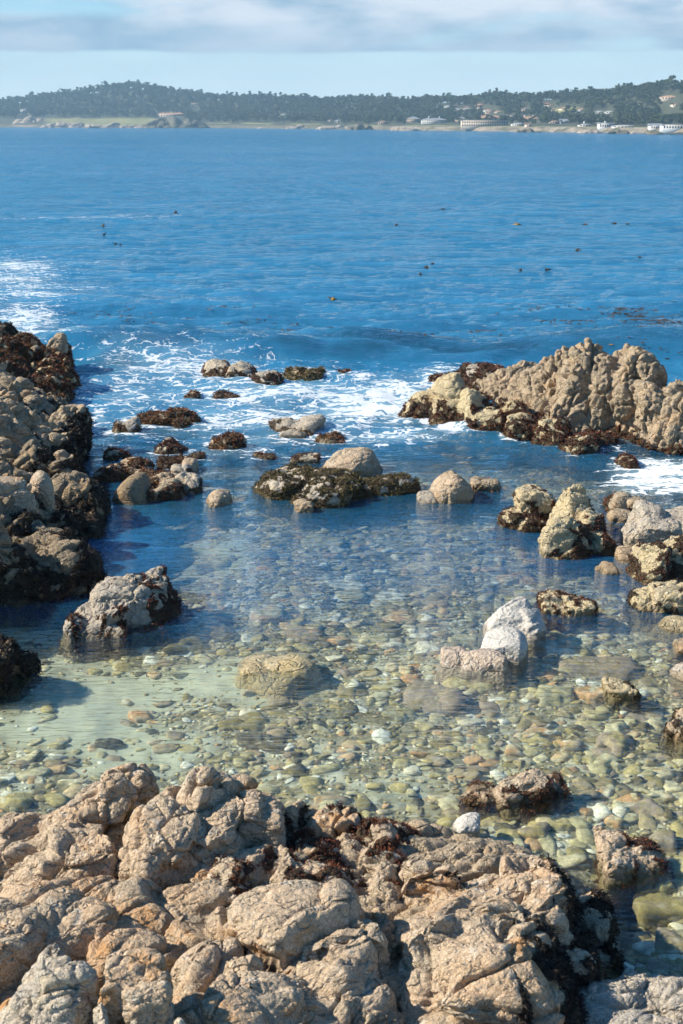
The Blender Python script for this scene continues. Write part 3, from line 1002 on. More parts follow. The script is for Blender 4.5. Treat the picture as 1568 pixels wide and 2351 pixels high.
# the boulder cluster at the mouth of the pool
rock('boulder', 'flat boulder topped with olive and red weed at the left of the cluster', 'boulder',
     [W(220, 290, 1070, 1107, 0.7, seed=41, k=9), W(270, 352, 1060, 1100, 0.9, seed=42, k=9), W(300, 380, 1085, 1120, .8, seed=43)],
     seed=31, mat=M_BROWN, sizes=SML_S, wz=0.10, wtop=.16, wmat=W_MIX, wdens=1400, wlen=0.039, wwid=.014, **NR)
rock('boulder', 'low red-weeded rock at the back of the boulder cluster', 'boulder',
     [W(365, 440, 1050, 1075, 0.7, seed=44)], seed=32, mat=M_BROWN, sizes=SML_S, wz=0.4, wdens=1400, wlen=0.039, wwid=.014, **NR)
rock('boulder', 'smooth pale tan stone behind the dark pointed boulder of the cluster', 'boulder',
     [W(415, 455, 1056, 1090, 0.6, seed=45, k=5)], seed=33, mat=M_TAN, sizes=((0.5, .01),), rough=.5, **NR)
rock('boulder', 'blocky boulder with a white top and black weedy flank, right end of the cluster', 'boulder',
     [W(385, 448, 1065, 1120, 0.7, seed=46, taper=.3, k=9), W(400, 463, 1085, 1134, 0.7, seed=47, k=9)],
     seed=34, mat=M_GREY, sizes=SML_S, wz=0.10, wside=.22, wmat=W_BLACK, wdens=1600, wlen=0.026, wwid=.012, **NR)
rock('boulder', 'smooth dark egg-shaped boulder at the front of the cluster', 'boulder',
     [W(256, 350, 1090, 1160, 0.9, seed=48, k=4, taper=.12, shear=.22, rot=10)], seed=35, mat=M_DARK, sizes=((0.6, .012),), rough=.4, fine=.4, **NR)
rock('boulder', 'small tan block fringed with weed in front of the cluster, between the dark boulders', 'boulder',
     [W(332, 362, 1122, 1153, 0.4, seed=49), W(350, 420, 1105, 1150, 0.7, seed=50), W(330, 400, 1085, 1130, .8, seed=51)],
     seed=36, mat=M_BROWN, sizes=SML_S, wz=0.16, wtop=.08, wdens=1500, wlen=0.032, wwid=.013, wmat=W_MIX, **NR)
rock('boulder', 'smooth round tan stone standing alone in the blue water, right of the cluster', 'boulder',
     [W(470, 533, 1122, 1160, 0.55, seed=52, k=5), W(480, 510, 1145, 1166, .4, seed=53, k=5)], seed=37, mat=M_TAN, sizes=((0.3, .012),), rough=.5, **NR)
# the big weedy slab
rock('boulder', 'broad low slab draped in olive weed in the middle of the channel', 'boulder',
     [W(582, 720, 1082, 1148, 1.25, seed=54, k=8, rot=4), W(660, 850, 1084, 1162, 1.5, seed=55, k=8), W(800, 955, 1092, 1138, 1.1, seed=56, k=8), W(700, 800, 1105, 1166, 1.0, seed=57), W(900, 962, 1102, 1130, .6, seed=58)],
     vox=0.024, seed=38, mat=M_GREY, sizes=MID_S, wz=0.10, wtop=.22, wmat=W_OLIVE, wdens=2600, wlen=.0325, wwid=.011, wpatch=1.1)
rock('boulder', 'bare tan dome sitting on the back of the olive-weeded slab', 'boulder',
     [W(733, 878, 1035, 1098, 1.2, seed=59, k=6, taper=.3, shear=-.05)], vox=0.024, seed=39, mat=M_TAN, sizes=((0.8, .03), (0.25, .015)), wz=-.1, rough=.8)
rock('boulder', 'small golden rock half under water at the front edge of the olive-weeded slab', 'boulder',
     [W(672, 722, 1148, 1178, 0.5, seed=60, k=6)], seed=40, mat=M_BROWN, sizes=SML_S, **NR)
rock('boulder', 'round tan barnacled dome right of the olive-weeded slab', 'boulder',
     [W(982, 1086, 1085, 1160, 0.95, seed=61, k=5, taper=.2)], vox=0.02, seed=41, mat=M_TAN, sizes=((0.5, .02), (0.12, .008)), wz=-.02, wside=.12, wmat=W_MIX, wdens=600, fine=1.4)
rock('boulder', 'flat pale stone leaning at the left foot of the round tan dome', 'boulder',
     [W(955, 1018, 1126, 1158, 0.6, seed=62, k=9, taper=.2)], seed=42, mat=M_GREY, sizes=((0.4, .015),), rough=.6, **NR)
rock('boulder', 'low brown weedy rock just right of the round tan dome', 'boulder',
     [W(1078, 1147, 1098, 1130, 0.7, seed=63)], seed=43, mat=M_BROWN, sizes=SML_S, wz=0.03, wmat=W_MIX, wdens=900, **NR)

# ------------------------------------------------------------------ right hand reef
rock('sea_stack', 'large tan ribbed rock reef sloping up to the right edge', 'reef',
     [W(1075, 1260, 832, 925, 2.0, seed=71, taper=.35, shear=.3, k=8), W(1130, 1400, 800, 975, 3.0, seed=72, k=7, taper=.35, shear=.15),
      W(1260, 1470, 782, 1000, 3.2, seed=73, k=8, taper=.35, shear=.0), W(1370, 1530, 792, 1010, 3.0, seed=74, k=8, taper=.25, shear=.0), W(1330, 1460, 784, 1005, 2.6, seed=79, k=8, taper=.2),
      W(1440, 1700, 866, 1040, 2.2, seed=75, k=8, taper=.2), W(1455, 1560, 862, 1028, 1.3, seed=76, k=7, taper=.25), W(1560, 1800, 850, 1040, 2.6, seed=77, k=7, taper=.2),
      W(1250, 1330, 925, 1005, 1.2, seed=78, k=7, taper=.3)],
     vox=0.031, seed=51, mat=M_BROWN, sizes=((1.2, 0.11), (0.48, 0.12), (0.19, 0.06)), az=-30, tilt=45, stretch=(1.7, 1.1, 0.5),
     wz=0.05, wspread=.28, wside=-.1, wdens=700, wlen=0.052, wwid=.022, wmat=W_RED, origin=(6, 26, 0), smooth_it=3)
rock('reef_rock', 'pointed tan rock with a skirt of red weed left of the big reef', 'rock',
     [W(928, 1060, 895, 962, 1.3, seed=81, taper=.4), W(985, 1100, 856, 975, 1.6, seed=82, taper=.5, k=8, shear=-.15), W(1050, 1135, 895, 985, 1.2, seed=83, k=6, taper=.35), W(1070, 1156, 935, 992, 1.0, seed=84, taper=.2)],
     vox=0.03, seed=52, mat=M_CREAM, sizes=((0.7, 0.08), (0.26, 0.04)), az=-20, tilt=50, wz=0.30, wspread=.2, wside=.15, wdens=1000, wlen=0.046, wwid=.018, wmat=W_RED)
rock('reef_rock', 'dark weedy back rock bridging the pointed rock and the big reef', 'rock',
     [W(985, 1080, 852, 888, 1.0, seed=85), W(1060, 1160, 838, 900, 1.4, seed=86, k=7)], vox=0.034, seed=53, mat=M_GREY, sizes=MID_S,
     wz=0.5, wspread=.3, wdens=900, wlen=0.046, wwid=.02)
rock('reef_rock', 'apron of red weed rock along the foot of the big reef', 'rock',
     [W(1160, 1250, 955, 1010, 1.1, seed=87), W(1130, 1200, 915, 975, 1.3, seed=91), W(1225, 1310, 965, 1028, 1.1, seed=88), W(1290, 1372, 1000, 1046, 0.9, seed=89, taper=.2), W(1330, 1420, 990, 1030, .9, seed=90)],
     vox=0.028, seed=54, mat=M_CREAM, sizes=MID_S, wz=0.26, wspread=.2, wtop=.1, wdens=1300, wlen=0.039, wwid=.016)
rock('reef_rock', 'lone lump of dark red weed beside the white wash on the right', 'rock',
     [W(1420, 1463, 1046, 1076, 0.6, seed=92, k=6)], vox=0.026, seed=55, mat=M_BROWN, sizes=SML_S, wz=0.5, wdens=1500, wlen=0.032, wwid=.014)

rock('boulder', 'rock mottled with cream barnacles and red weed behind the left of the peaked rock', 'boulder',
     [W(1183, 1275, 1116, 1205, 0.9, seed=101, k=8), W(1144, 1215, 1168, 1215, 0.7, seed=102), W(1185, 1250, 1190, 1222, .4, seed=103)],
     vox=0.02, seed=56, mat=M_CREAM, sizes=SML_S, wz=0.16, wtop=.10, wside=.1, wpatch=3.5, wdens=2600, wlen=0.026, wwid=.011)
rock('boulder', 'peaked cream barnacled rock with a dark weedy right side, second from the right edge', 'boulder',
     [W(1262, 1378, 1112, 1235, 1.0, seed=104, taper=.55, k=9, shear=-.12), W(1238, 1362, 1182, 1284, 0.9, seed=105, k=7, taper=.2), W(1320, 1402, 1170, 1262, 0.9, seed=106, taper=.35, k=9), W(1345, 1414, 1222, 1276, .7, seed=107)],
     vox=0.02, seed=57, mat=M_CREAM, sizes=((.5, .05), (0.2, 0.03), (.09, .012)), wz=0.13, wtop=.02, wside=.30, wpatch=3.0, wdens=2600, wlen=0.026, wwid=.011)
rock('boulder', 'smooth tan angular boulder between the peaked rock and the right edge', 'boulder',
     [W(1395, 1450, 1132, 1182, 0.7, seed=108, k=10), W(1425, 1490, 1138, 1180, 0.7, seed=109, k=10)], vox=0.022, seed=58, mat=M_BROWN, sizes=((0.5, .02),), wz=-.05, wside=-.2, rough=.8)
rock('boulder', 'flat tan stone under the smooth angular boulder', 'boulder',
     [W(1393, 1455, 1170, 1202, 0.6, seed=110, k=7)], vox=0.022, seed=59, mat=M_BROWN, sizes=((0.5, .02),), rough=.8)
rock('boulder', 'big light grey angular boulder at the right edge', 'boulder',
     [W(1425, 1580, 1180, 1272, 1.2, seed=111, k=12), W(1450, 1560, 1158, 1258, 1.1, seed=112, k=12, taper=.3), W(1530, 1680, 1170, 1275, 1.4, seed=113, k=9)],
     vox=0.02, seed=60, mat=M_GREY, sizes=((.45, .04), (0.15, 0.015)), wz=-.1, fine=1.3)
rock('boulder', 'rock spotted with cream barnacles and black weed below the grey boulder', 'boulder',
     [W(1452, 1540, 1255, 1345, 0.8, seed=114, k=7), W(1510, 1650, 1245, 1335, 1.0, seed=115, k=7)],
     vox=0.02, seed=61, mat=M_CREAM, sizes=((.3, .045), (.12, .02)), wz=0.16, wtop=.16, wpatch=3.6, wdens=2600, wlen=.0205, wwid=.011, wmat=W_RED)
rock('boulder', 'small brown pointed stone left of the spotted rock', 'boulder',
     [W(1410, 1472, 1260, 1294, 0.5, seed=116, k=10, taper=.3)], vox=0.02, seed=62, mat=M_BROWN, sizes=((.3, .02),))
rock('boulder', 'small golden brown stone alone in the water below the peaked rock', 'boulder',
     [W(1378, 1417, 1294, 1320, 0.4, seed=117, k=10), W(1366, 1390, 1302, 1314, .25, seed=118)], vox=0.018, seed=63, mat=M_BROWN, sizes=((.3, .012),), rough=.6)
rock('boulder', 'lumpy cream barnacled rock with a black weed crown, right edge', 'boulder',
     [W(1443, 1530, 1352, 1408, 0.8, seed=119, k=7), W(1490, 1640, 1340, 1410, 0.9, seed=120, k=7)],
     vox=0.018, seed=64, mat=M_CREAM, sizes=((.3, .045), (.12, .02)), wz=0.03, wtop=.14, wback=.12, wpatch=3.0, wdens=2600, wlen=.0205, wwid=.011, wmat=W_BLACK)
rock('boulder', 'flat cream slab at the right edge, below the barnacled rocks', 'boulder',
     [W(1510, 1640, 1422, 1456, 0.6, seed=121, k=12)], vox=0.018, seed=65, mat=M_CREAM, sizes=((.5, .015),), rough=.8)
rock('boulder', 'brown corner of rock at the right edge under the flat cream slab', 'boulder',
     [W(1543, 1640, 1466, 1504, 0.5, seed=122, k=9)], vox=0.018, seed=66, mat=M_BROWN, sizes=SML_S)
rock('boulder', 'pink-tan wedge at the right edge beside the square tan stone', 'boulder',
     [W(1540, 1650, 1522, 1570, 0.6, seed=123, k=12, taper=.3)], vox=0.018, seed=67, mat=M_GREY, sizes=((.4, .015),))
rock('boulder', 'round brown rock with dark weed cut off by the right edge, below the tan wedge', 'boulder',
     [W(1528, 1640, 1655, 1712, 0.6, seed=124, k=6), W(1552, 1640, 1626, 1690, .5, seed=125)], vox=0.018, seed=68, mat=M_BROWN, sizes=SML_S, wz=.06, wtop=.1, wmat=W_BLACK, wdens=2500, wlen=0.020, wwid=.01)

# ------------------------------------------------------------------ rocks in the pool
rock('white_boulder', 'bright white pointed boulder, tallest of the white rocks in the pool', 'boulder',
     [W(1115, 1240, 1374, 1466, 0.75, seed=204, k=16, taper=.45, shear=.30, n=9, rot=-8), W(1180, 1254, 1400, 1472, 0.6, seed=132, k=14, taper=.3, n=8)],
     vox=0.014, seed=70, mat=M_WHITE, sizes=((.35, .018), (.12, .008)), rough=.6, fine=1.0, smooth_it=1)
rock('white_boulder', 'pale grey block with a shaded right face touching the long tan slab', 'boulder',
     [W(1107, 1214, 1456, 1520, 0.6, seed=133, k=16, n=7, lo=.8, rot=-14)], vox=0.014, seed=71, mat=M_WHITE, sizes=((.4, .012),), rough=.5, smooth_it=1)
rock('tan_boulder', 'long tan broken slab in front of the white boulders', 'boulder',
     [W(1012, 1090, 1490, 1534, 0.45, seed=134, k=12, n=8, lo=.82, rot=-6), W(1060, 1166, 1498, 1545, 0.42, seed=135, k=14, n=7, lo=.85, rot=-10)], vox=0.013, seed=72, mat=M_SLAB, sizes=((.35, .014), (.1, .006)), rough=.4, smooth_it=2)
rock('boulder', 'low rock capped with dark red weed right of the white boulder', 'boulder',
     [W(1238, 1320, 1368, 1412, 0.75, seed=136, k=7), W(1280, 1364, 1372, 1416, 0.75, seed=137, k=7)], vox=0.015, seed=73, mat=M_CREAM, sizes=SML_S,
     wz=0.02, wback=.10, wtop=.14, wpatch=3.0, wdens=3500, wlen=0.026, wwid=.010)
rock('boulder', 'square tan stone with a dark underside near the right edge', 'boulder',
     [W(1390, 1460, 1570, 1604, 0.45, seed=138, k=12, n=8)], vox=0.014, seed=74, mat=M_CREAM, sizes=((.3, .02), (.1, .01)), wz=.0, wside=.1, wmat=W_BLACK, wdens=2000, wlen=0.020, wwid=.01)
rock('tan_boulder', 'yellow-tan flat boulder only half out of the pool, left of centre', 'boulder',
     [W(545, 700, 1524, 1562, 1.0, seed=139, k=8, zc=-.9, rot=-10), W(600, 724, 1508, 1542, 0.5, seed=140, k=9, rot=-15, taper=.3), W(550, 640, 1516, 1550, .7, seed=240, zc=-.8)], vox=0.014, seed=75, mat=M_GOLD, sizes=((.6, .010),), rough=.45, fine=.3)
rock('boulder', 'cracked pale grey boulder with weedy edges at the mouth of the left gully', 'boulder',
     [W(172, 300, 1370, 1456, 1.0, seed=141, k=9, n=10), W(195, 330, 1328, 1440, 1.2, seed=142, k=8), W(270, 400, 1318, 1430, 1.3, seed=143, k=8, taper=.2), W(320, 416, 1375, 1425, 0.9, seed=144, taper=.2), W(205, 405, 1324, 1444, 1.35, seed=247, k=7, taper=.15), W(147, 195, 1418, 1470, .5, seed=145, k=6), W(180, 290, 1430, 1466, .4, seed=146)],
     vox=0.016, seed=76, mat=M_GREY, sizes=((.42, .06), (.17, .03), (.08, .012)), az=60, wz=0.06, wspread=.16, wside=.30, wback=.30, wtop=.06, wmat=W_RED, wdens=2600, wlen=.0265, wwid=.012)
rock('boulder', 'black weedy outcrop cut off by the left edge of the pool', 'boulder',
     [W(-110, 40, 1475, 1590, 0.9, seed=147, k=7), W(-30, 78, 1500, 1560, 0.6, seed=148, k=6, taper=.2)], vox=0.018, seed=77, mat=M_DARK, sizes=MID_S,
     wz=0.5, wmat=W_BLACK, wdens=3000, wlen=0.032, wwid=.014)
rock('boulder', 'tan rock with an orange waterline and dark red weed at both ends, lower right pool', 'boulder',
     [W(1130, 1215, 1788, 1852, 0.5, seed=149, k=6), W(1170, 1262, 1775, 1850, 0.6, seed=150, k=8), W(1062, 1150, 1805, 1850, 0.5, seed=151, k=6), W(1225, 1302, 1788, 1835, 0.4, seed=152, taper=.4, shear=-.1)],
     vox=0.011, seed=78, mat=M_TAN, sizes=((.35, .04), (.12, .015)), wz=0.02, wtop=-.04, wside=.14, wmat=W_RED, wdens=5000, wlen=0.020, wwid=.007, wpatch=4)
rock('white_boulder', 'smooth round grey-white stone close behind the foreground rocks', 'boulder',
     [W(1040, 1106, 1872, 1930, 0.32, seed=153, k=5)], vox=0.012, seed=79, mat=M_WHITE, sizes=((.3, .01),), rough=.4)
rock('boulder', 'tan rock with a crest of dark weed right of the foreground mass', 'boulder',
     [W(1372, 1455, 1925, 2020, 0.6, seed=154, k=7), W(1420, 1528, 1935, 2010, 0.5, seed=155, k=6, taper=.35)],
     vox=0.011, seed=80, mat=M_TAN, sizes=((.3, .04), (.12, .015)), wz=0.0, wtop=.0, wside=.2, wback=.12, wmat=W_RED, wdens=5000, wlen=0.020, wwid=.007)
# ------------------------------------------------------------------ left hand cliff
def A(x, y, z, rx, ry, rz, rot=0, n=11, k=8, seed=1, taper=0.0, shear=0.0, lo=0.72, sy=0.0, rb=None):
    """a lump given outright: centre of its foot x, y, top height z"""
    return dict(c=(x, y, z - rz), r=(rx, ry, rz), rb=rb or rz, rot=R(rot), n=n, k=k, seed=seed, taper=taper, shear=shear, lo=lo, sy=sy)


def Q(u, vB, w, dep, ztop, seed, **kw):
    """lump whose right foot touches the water at pixel u, vB"""
    x, y = P(u, vB)
    return A(x - w / 2, y + dep / 2 * 0.3, ztop, w / 2, dep / 2, ztop + 0.5, seed=seed, **kw)


def K(uL, uR, vT, Y, dep, seed, foot=0.9, **kw):
    """lump between two pixel columns at distance Y whose crest shows at vT"""
    x0, zt = PY(uL, vT, Y)
    x1, _ = PY(uR, vT, Y)
    return A((x0 + x1) / 2, Y, zt, (x1 - x0) / 2, dep / 2, zt + foot, seed=seed, **kw)


FOOT = [(0, 1400), (200, 1385), (216, 1345), (190, 1300), (176, 1262), (215, 1232), (244, 1190), (228, 1130), (212, 1070), (214, 1020), (202, 985), (190, 955), (172, 935), (186, 915), (192, 890), (186, 868), (168, 850), (120, 830)]
FXY = sorted((P(a, b)[1], P(a, b)[0]) for a, b in FOOT)


def chain(y0, y1, seed, zt=1.35, step=0.75, k=5, out=0.0):
    out_, y_, q_ = [], y0, random.Random(seed)
    while y_ < y1:
        xf = float(np.interp(y_, [a for a, _ in FXY], [b for _, b in FXY]))
        xe = -0.236 * y_
        xf += out
        z_ = zt * q_.uniform(.88, 1.08)
        half = max(1.3, (xf - xe) * 1.15)
        jx, zv = q_.uniform(0, .28), q_.uniform(.8, 1.12)
        out_.append(A(xf - half - .42 + jx, y_, z_ * zv, half, .8, z_ * zv + .8, seed=seed + len(out_), k=4, rot=q_.uniform(-14, 14), taper=.22, shear=-.12))
        out_.append(A(xf - .95 + jx, y_ + .2, z_ * .62 * zv, .72, .62, z_ * .62 + .6, seed=seed + 50 + len(out_), k=5, taper=.2))
        out_.append(A(xf - .62, y_ - .1, z_ * .26, .58, .6, z_ * .26 + .6, seed=seed + 80 + len(out_), k=6, taper=.2))
        y_ += step
    out_.append(A(-.26 * (y0 + y1) / 2 - 1.6, (y0 + y1) / 2, zt * 1.25, 2.0, (y1 - y0) / 2 + .4, zt + 2, seed=seed + 99, k=6))
    return out_


rock('cliff', 'tan cliff shoulder with black weedy skirt rising from the pool at the left edge', 'cliff',
     chain(18.0, 22.6, 3010, 1.12, out=.28),
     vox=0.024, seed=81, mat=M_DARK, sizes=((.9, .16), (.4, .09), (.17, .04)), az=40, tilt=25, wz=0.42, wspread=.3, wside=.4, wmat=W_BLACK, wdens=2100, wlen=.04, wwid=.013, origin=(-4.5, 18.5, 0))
rock('cliff', 'tan cliff with a sunlit ridge and dark lower slope, middle of the left shore', 'cliff',
     chain(22.9, 29.6, 3200, 1.35, out=.08),
     vox=0.028, seed=82, mat=M_BROWN, sizes=((1.0, .18), (.42, .10), (.18, .045)), az=50, tilt=30, wz=0.36, wspread=.35, wside=.45, wmat=W_BLACK, wdens=1600, wlen=.045, wwid=.015, origin=(-5.5, 24.5, 0))
rock('cliff', 'rust-red weedy reef step on the left shore below the small pinnacle', 'cliff',
     chain(30.0, 35.4, 3400, 1.12) + [K(110, 190, 822, 33.2, 1.8, 325, taper=.2), K(165, 212, 898, 32.4, .7, 326)],
     vox=0.03, seed=83, mat=M_CREAM, sizes=((.8, .18), (.38, .12), (.18, .055)), az=20, tilt=40, wz=0.62, wspread=.5, wtop=.2, wside=.3, wmat=W_MIX, wdens=1500, wlen=.05, wwid=.02, origin=(-6.8, 32, 0))
rock('pinnacle', 'small upright pinnacle of tan rock standing on the weedy left reef', 'rock',
     [K(90, 168, 766, 35.2, 1.5, 331, taper=.25, k=7), K(100, 160, 800, 34.6, 1.3, 332, taper=.1), K(60, 108, 792, 34.9, 1.2, 333, taper=.2, k=6)],
     vox=0.028, seed=84, mat=M_BROWN, sizes=((.5, .08), (.2, .04)), wz=0.45, wspread=.3, wside=.2, wmat=W_RED, wdens=1300, wlen=.05, wwid=.018)
rock('cliff', 'blackish outermost rock of the left shore beside the white wash', 'cliff',
     [K(-300, 44, 676, 39.0, 2.6, 341, taper=.25), K(-200, 96, 768, 37.4, 2.4, 342, taper=.2), K(-300, 70, 725, 38, 2.8, 343, taper=.2)],
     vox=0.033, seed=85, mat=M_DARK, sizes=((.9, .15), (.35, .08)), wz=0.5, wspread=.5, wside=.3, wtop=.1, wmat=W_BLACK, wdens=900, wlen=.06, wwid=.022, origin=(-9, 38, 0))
rock('boulder', 'flat-sided tan block on the left cliff beside the orange-tan boulder, cut by the edge', 'boulder',
     [K(-80, 90, 1090, 19.6, .9, 3081, k=10, foot=-.55)], vox=0.022, seed=88, mat=M_TAN, sizes=((.6, .05), (.2, .015)), rough=.7)
rock('boulder', 'rounded orange-tan boulder lodged on the left cliff in the sun', 'boulder',
     [K(62, 122, 1080, 20.1, .45, 351, foot=-.65, k=5)], vox=0.02, seed=86, mat=M_TAN, sizes=((.5, .02),), rough=.5)
# high ground just out of the picture that keeps the near cliff in shade
rock('cliff', 'high crest of the left shore', 'cliff',
     [A(-8.6, 18.3, 3.6, 2.0, 3.4, 4.4, seed=361, taper=.3)],
     vox=0.06, seed=87, mat=M_TAN, sizes=((1.3, .15), (.5, .07)))

# ------------------------------------------------------------------ foreground
FG = dict(vox=0.0112, fine=.55, rough=.75)
T_ = Tl
FS = ((.6, .10), (.25, .06), (.10, .016))
rock('rock_ridge', 'knobbly pale tan ridge rising over the pool on the left, split by a dark cleft', 'rock',
     [T_(230, 1800, .85, 250, .9, .8, seed=401, rot=12), T_(140, 1850, .70, 260, .9, .75, seed=402, rot=10), T_(60, 1900, .62, 240, .9, .7, seed=403, rot=8),
      T_(270, 1775, .95, 100, .5, .7, seed=404, k=12), T_(100, 1960, .62, 330, .9, .6, seed=405), T_(180, 1900, .75, 200, .8, .6, seed=406), T_(-40, 1930, .6, 260, 1.2, .7, seed=407), T_(170, 1880, .72, 330, 1.1, .8, seed=408, rot=10)],
     seed=91, mat=M_TAN, sizes=FS, az=25, tilt=20, **FG)
rock('rock_ridge', 'knobbly grey-tan ridge right of the dark cleft, highest of the foreground', 'rock',
     [T_(455, 1762, 1.0, 170, .6, .9, seed=411, k=9), T_(400, 1815, .92, 200, .9, .8, seed=412, rot=-10), T_(500, 1800, .90, 170, .7, .8, seed=413), T_(340, 1865, .80, 150, .8, .7, seed=414), T_(330, 1950, .72, 130, .6, .6, seed=415), T_(430, 1920, .75, 190, .8, .6, seed=416), T_(550, 1795, .82, 110, .6, .8, seed=417), T_(430, 1850, .84, 270, 1.1, .8, seed=418, k=9)],
     seed=92, mat=M_TAN, sizes=FS, az=70, tilt=30, **FG)
rock('boulder', 'angular tan block with a black wet notch on the pool side of the ridge', 'boulder',
     [T_(590, 1845, .78, 130, .5, .6, seed=421, k=14, n=8), T_(640, 1830, .72, 90, .4, .6, seed=422, k=10), T_(675, 1838, .60, 70, .4, .5, seed=423, k=8), T_(560, 1828, .86, 90, .4, .5, seed=424, k=12, n=8)],
     seed=93, mat=M_TAN, sizes=((.4, .04), (.14, .02)), wz=.10, wside=.45, wspread=.12, wmat=W_BLACK, wdens=3500, wlen=.03, wwid=.008, **FG)
rock('boulder', 'low shelf veined white and rust under a mat of dark red weed', 'boulder',
     [T_(770, 1868, .50, 240, .7, .5, seed=431), T_(860, 1900, .50, 230, .8, .5, seed=432, rot=-15), T_(720, 1920, .55, 220, .7, .5, seed=433), T_(880, 1950, .48, 190, .7, .5, seed=434), T_(680, 1890, .55, 120, .6, .5, seed=435)],
     seed=94, mat=M_TAN, sizes=FS, wz=.22, wtop=.22, wside=.3, wback=.2, wmat=W_RED, wdens=6000, wlen=.024, wwid=.008, wpatch=2.2, **FG)
rock('boulder', 'jumble of small pale knobs streaked with red weed in the middle of the foreground', 'boulder',
     [T_(560, 1935, .66, 230, .8, .6, seed=441, rot=10), T_(480, 1985, .68, 200, .7, .6, seed=442), T_(640, 1975, .62, 230, .7, .6, seed=443), T_(760, 1990, .56, 230, .7, .55, seed=444), T_(860, 2010, .50, 150, .7, .5, seed=445)],
     seed=95, mat=M_TAN, sizes=((.35, .06), (.15, .035), (.07, .012)), wz=-.3, wtop=.08, wmat=W_RED, wdens=5000, wlen=.022, wwid=.007, **FG)
rock('boulder', 'brown rounded rock on the left edge above a damp orange hollow', 'boulder',
     [T_(70, 2065, .78, 330, .8, .6, seed=451, k=6), T_(170, 2085, .72, 200, .6, .6, seed=452, k=6), T_(-40, 2120, .8, 260, 1.0, .6, seed=453)],
     seed=96, mat=M_TAN, sizes=((.7, .05), (.2, .02), (.08, .008)), **FG)
rock('rock_shelf', 'rust-stained tan shelf with an orange damp pocket, left foreground', 'rock',
     [T_(120, 2015, .62, 520, .9, .6, seed=461, k=9), T_(420, 2040, .68, 400, 1.0, .6, seed=462, rot=20), T_(300, 2110, .66, 280, .9, .6, seed=463, rot=25), T_(540, 2060, .72, 330, 1.0, .6, seed=464, rot=25), T_(60, 2230, .66, 420, .9, .6, seed=465)],
     seed=97, mat=M_RUST, sizes=((.7, .09), (.28, .04), (.10, .010)), az=50, tilt=15, stretch=(.5, 1, 1), **FG)
rock('boulder', 'broad smooth-sided tan boulder with a grey flank in the centre of the foreground', 'boulder',
     [T_(700, 2060, .82, 330, 1.1, .8, seed=471, rot=20, k=7), T_(590, 2160, .80, 360, .9, .8, seed=472, rot=25, k=9), T_(800, 2050, .80, 150, .7, .8, seed=473, k=6), T_(760, 2150, .78, 300, .9, .8, seed=474, k=8), T_(700, 2110, .76, 430, 1.3, .8, seed=475, k=8)],
     seed=98, mat=M_TAN, sizes=((.8, .11), (.3, .04), (.11, .010)), az=40, tilt=20, stretch=(.5, 1, 1.1), **FG)
rock('boulder', 'largest foreground boulder, pale and ledged, its right flank black with weed', 'boulder',
     [T_(1150, 1960, .80, 330, .9, .9, seed=481, k=9), T_(1050, 2030, .82, 330, 1.0, .9, seed=482, k=9), T_(1180, 2040, .78, 300, .9, .9, seed=483, k=9), T_(1060, 2150, .76, 320, .9, .9, seed=484, k=9), T_(1160, 2190, .62, 260, .8, .9, seed=485, k=8), T_(1230, 1985, .78, 160, .7, .9, seed=486, k=10),
      T_(1290, 2060, .34, 210, .9, .6, seed=487, taper=.4), T_(1050, 2240, .55, 260, .7, .8, seed=488), T_(1250, 2150, .30, 180, .7, .6, seed=489), T_(990, 1950, .7, 160, .6, .8, seed=490), T_(1320, 2090, .24, 190, .9, .5, seed=4903), T_(1255, 2125, .40, 230, 1.0, .6, seed=4904), T_(1110, 2070, .76, 420, 1.7, .9, seed=4901, k=9), T_(1160, 2010, .79, 330, 1.1, .9, seed=4902, k=9)],
     seed=99, mat=M_TAN, sizes=((.7, .11), (.28, .06), (.11, .014)), az=10, tilt=15, stretch=(.45, .9, 1.5), wz=.22, wspread=.2, wside=.48, wback=.15, wmat=W_BLACK, wdens=5500, wlen=.035, wwid=.009, **FG)
rock('boulder', 'small dark knobs wedged between the two big foreground boulders', 'boulder',
     [T_(870, 2100, .55, 120, .6, .5, seed=491, k=6), T_(880, 2180, .50, 110, .5, .5, seed=492, k=6), T_(850, 2140, .6, 90, .4, .5, seed=493, k=6), T_(890, 2230, .45, 140, .5, .4, seed=494), T_(860, 2290, .5, 200, .6, .5, seed=495), T_(900, 2040, .5, 90, .5, .4, seed=496)],
     seed=100, mat=M_BROWN, sizes=((.2, .04), (.09, .02)), wz=.1, wmat=W_BLACK, wdens=2500, wlen=.03, wwid=.008, **FG)
rock('boulder', 'narrow tan stone standing in dark water at the foot of the largest boulder', 'boulder',
     [T_(1262, 2200, .32, 60, .25, .5, seed=497, k=5), T_(1250, 2250, .12, 40, .15, .3, seed=498, k=5)], seed=101, mat=M_BROWN, sizes=((.2, .015),), **FG)
rock('boulder', 'grey-brown block at the bottom left corner, its right side in deep shadow', 'boulder',
     [T_(130, 2190, .98, 230, .8, 1.0, seed=501, k=12, n=9), T_(60, 2260, 1.05, 330, .8, 1.0, seed=502, k=9), T_(170, 2290, .9, 130, .6, .9, seed=503, k=8)],
     seed=102, mat=M_GREY, sizes=((.5, .05), (.18, .025), (.08, .01)), **FG)
rock('boulder', 'squarish tan block near the bottom left casting a shadow on the slab behind', 'boulder',
     [T_(310, 2200, 1.05, 150, .55, .8, seed=504, k=12, n=8), T_(340, 2230, 1.02, 120, .5, .8, seed=505, k=12, n=8)],
     seed=103, mat=M_TAN, sizes=((.5, .03), (.18, .02), (.08, .008)), **FG)
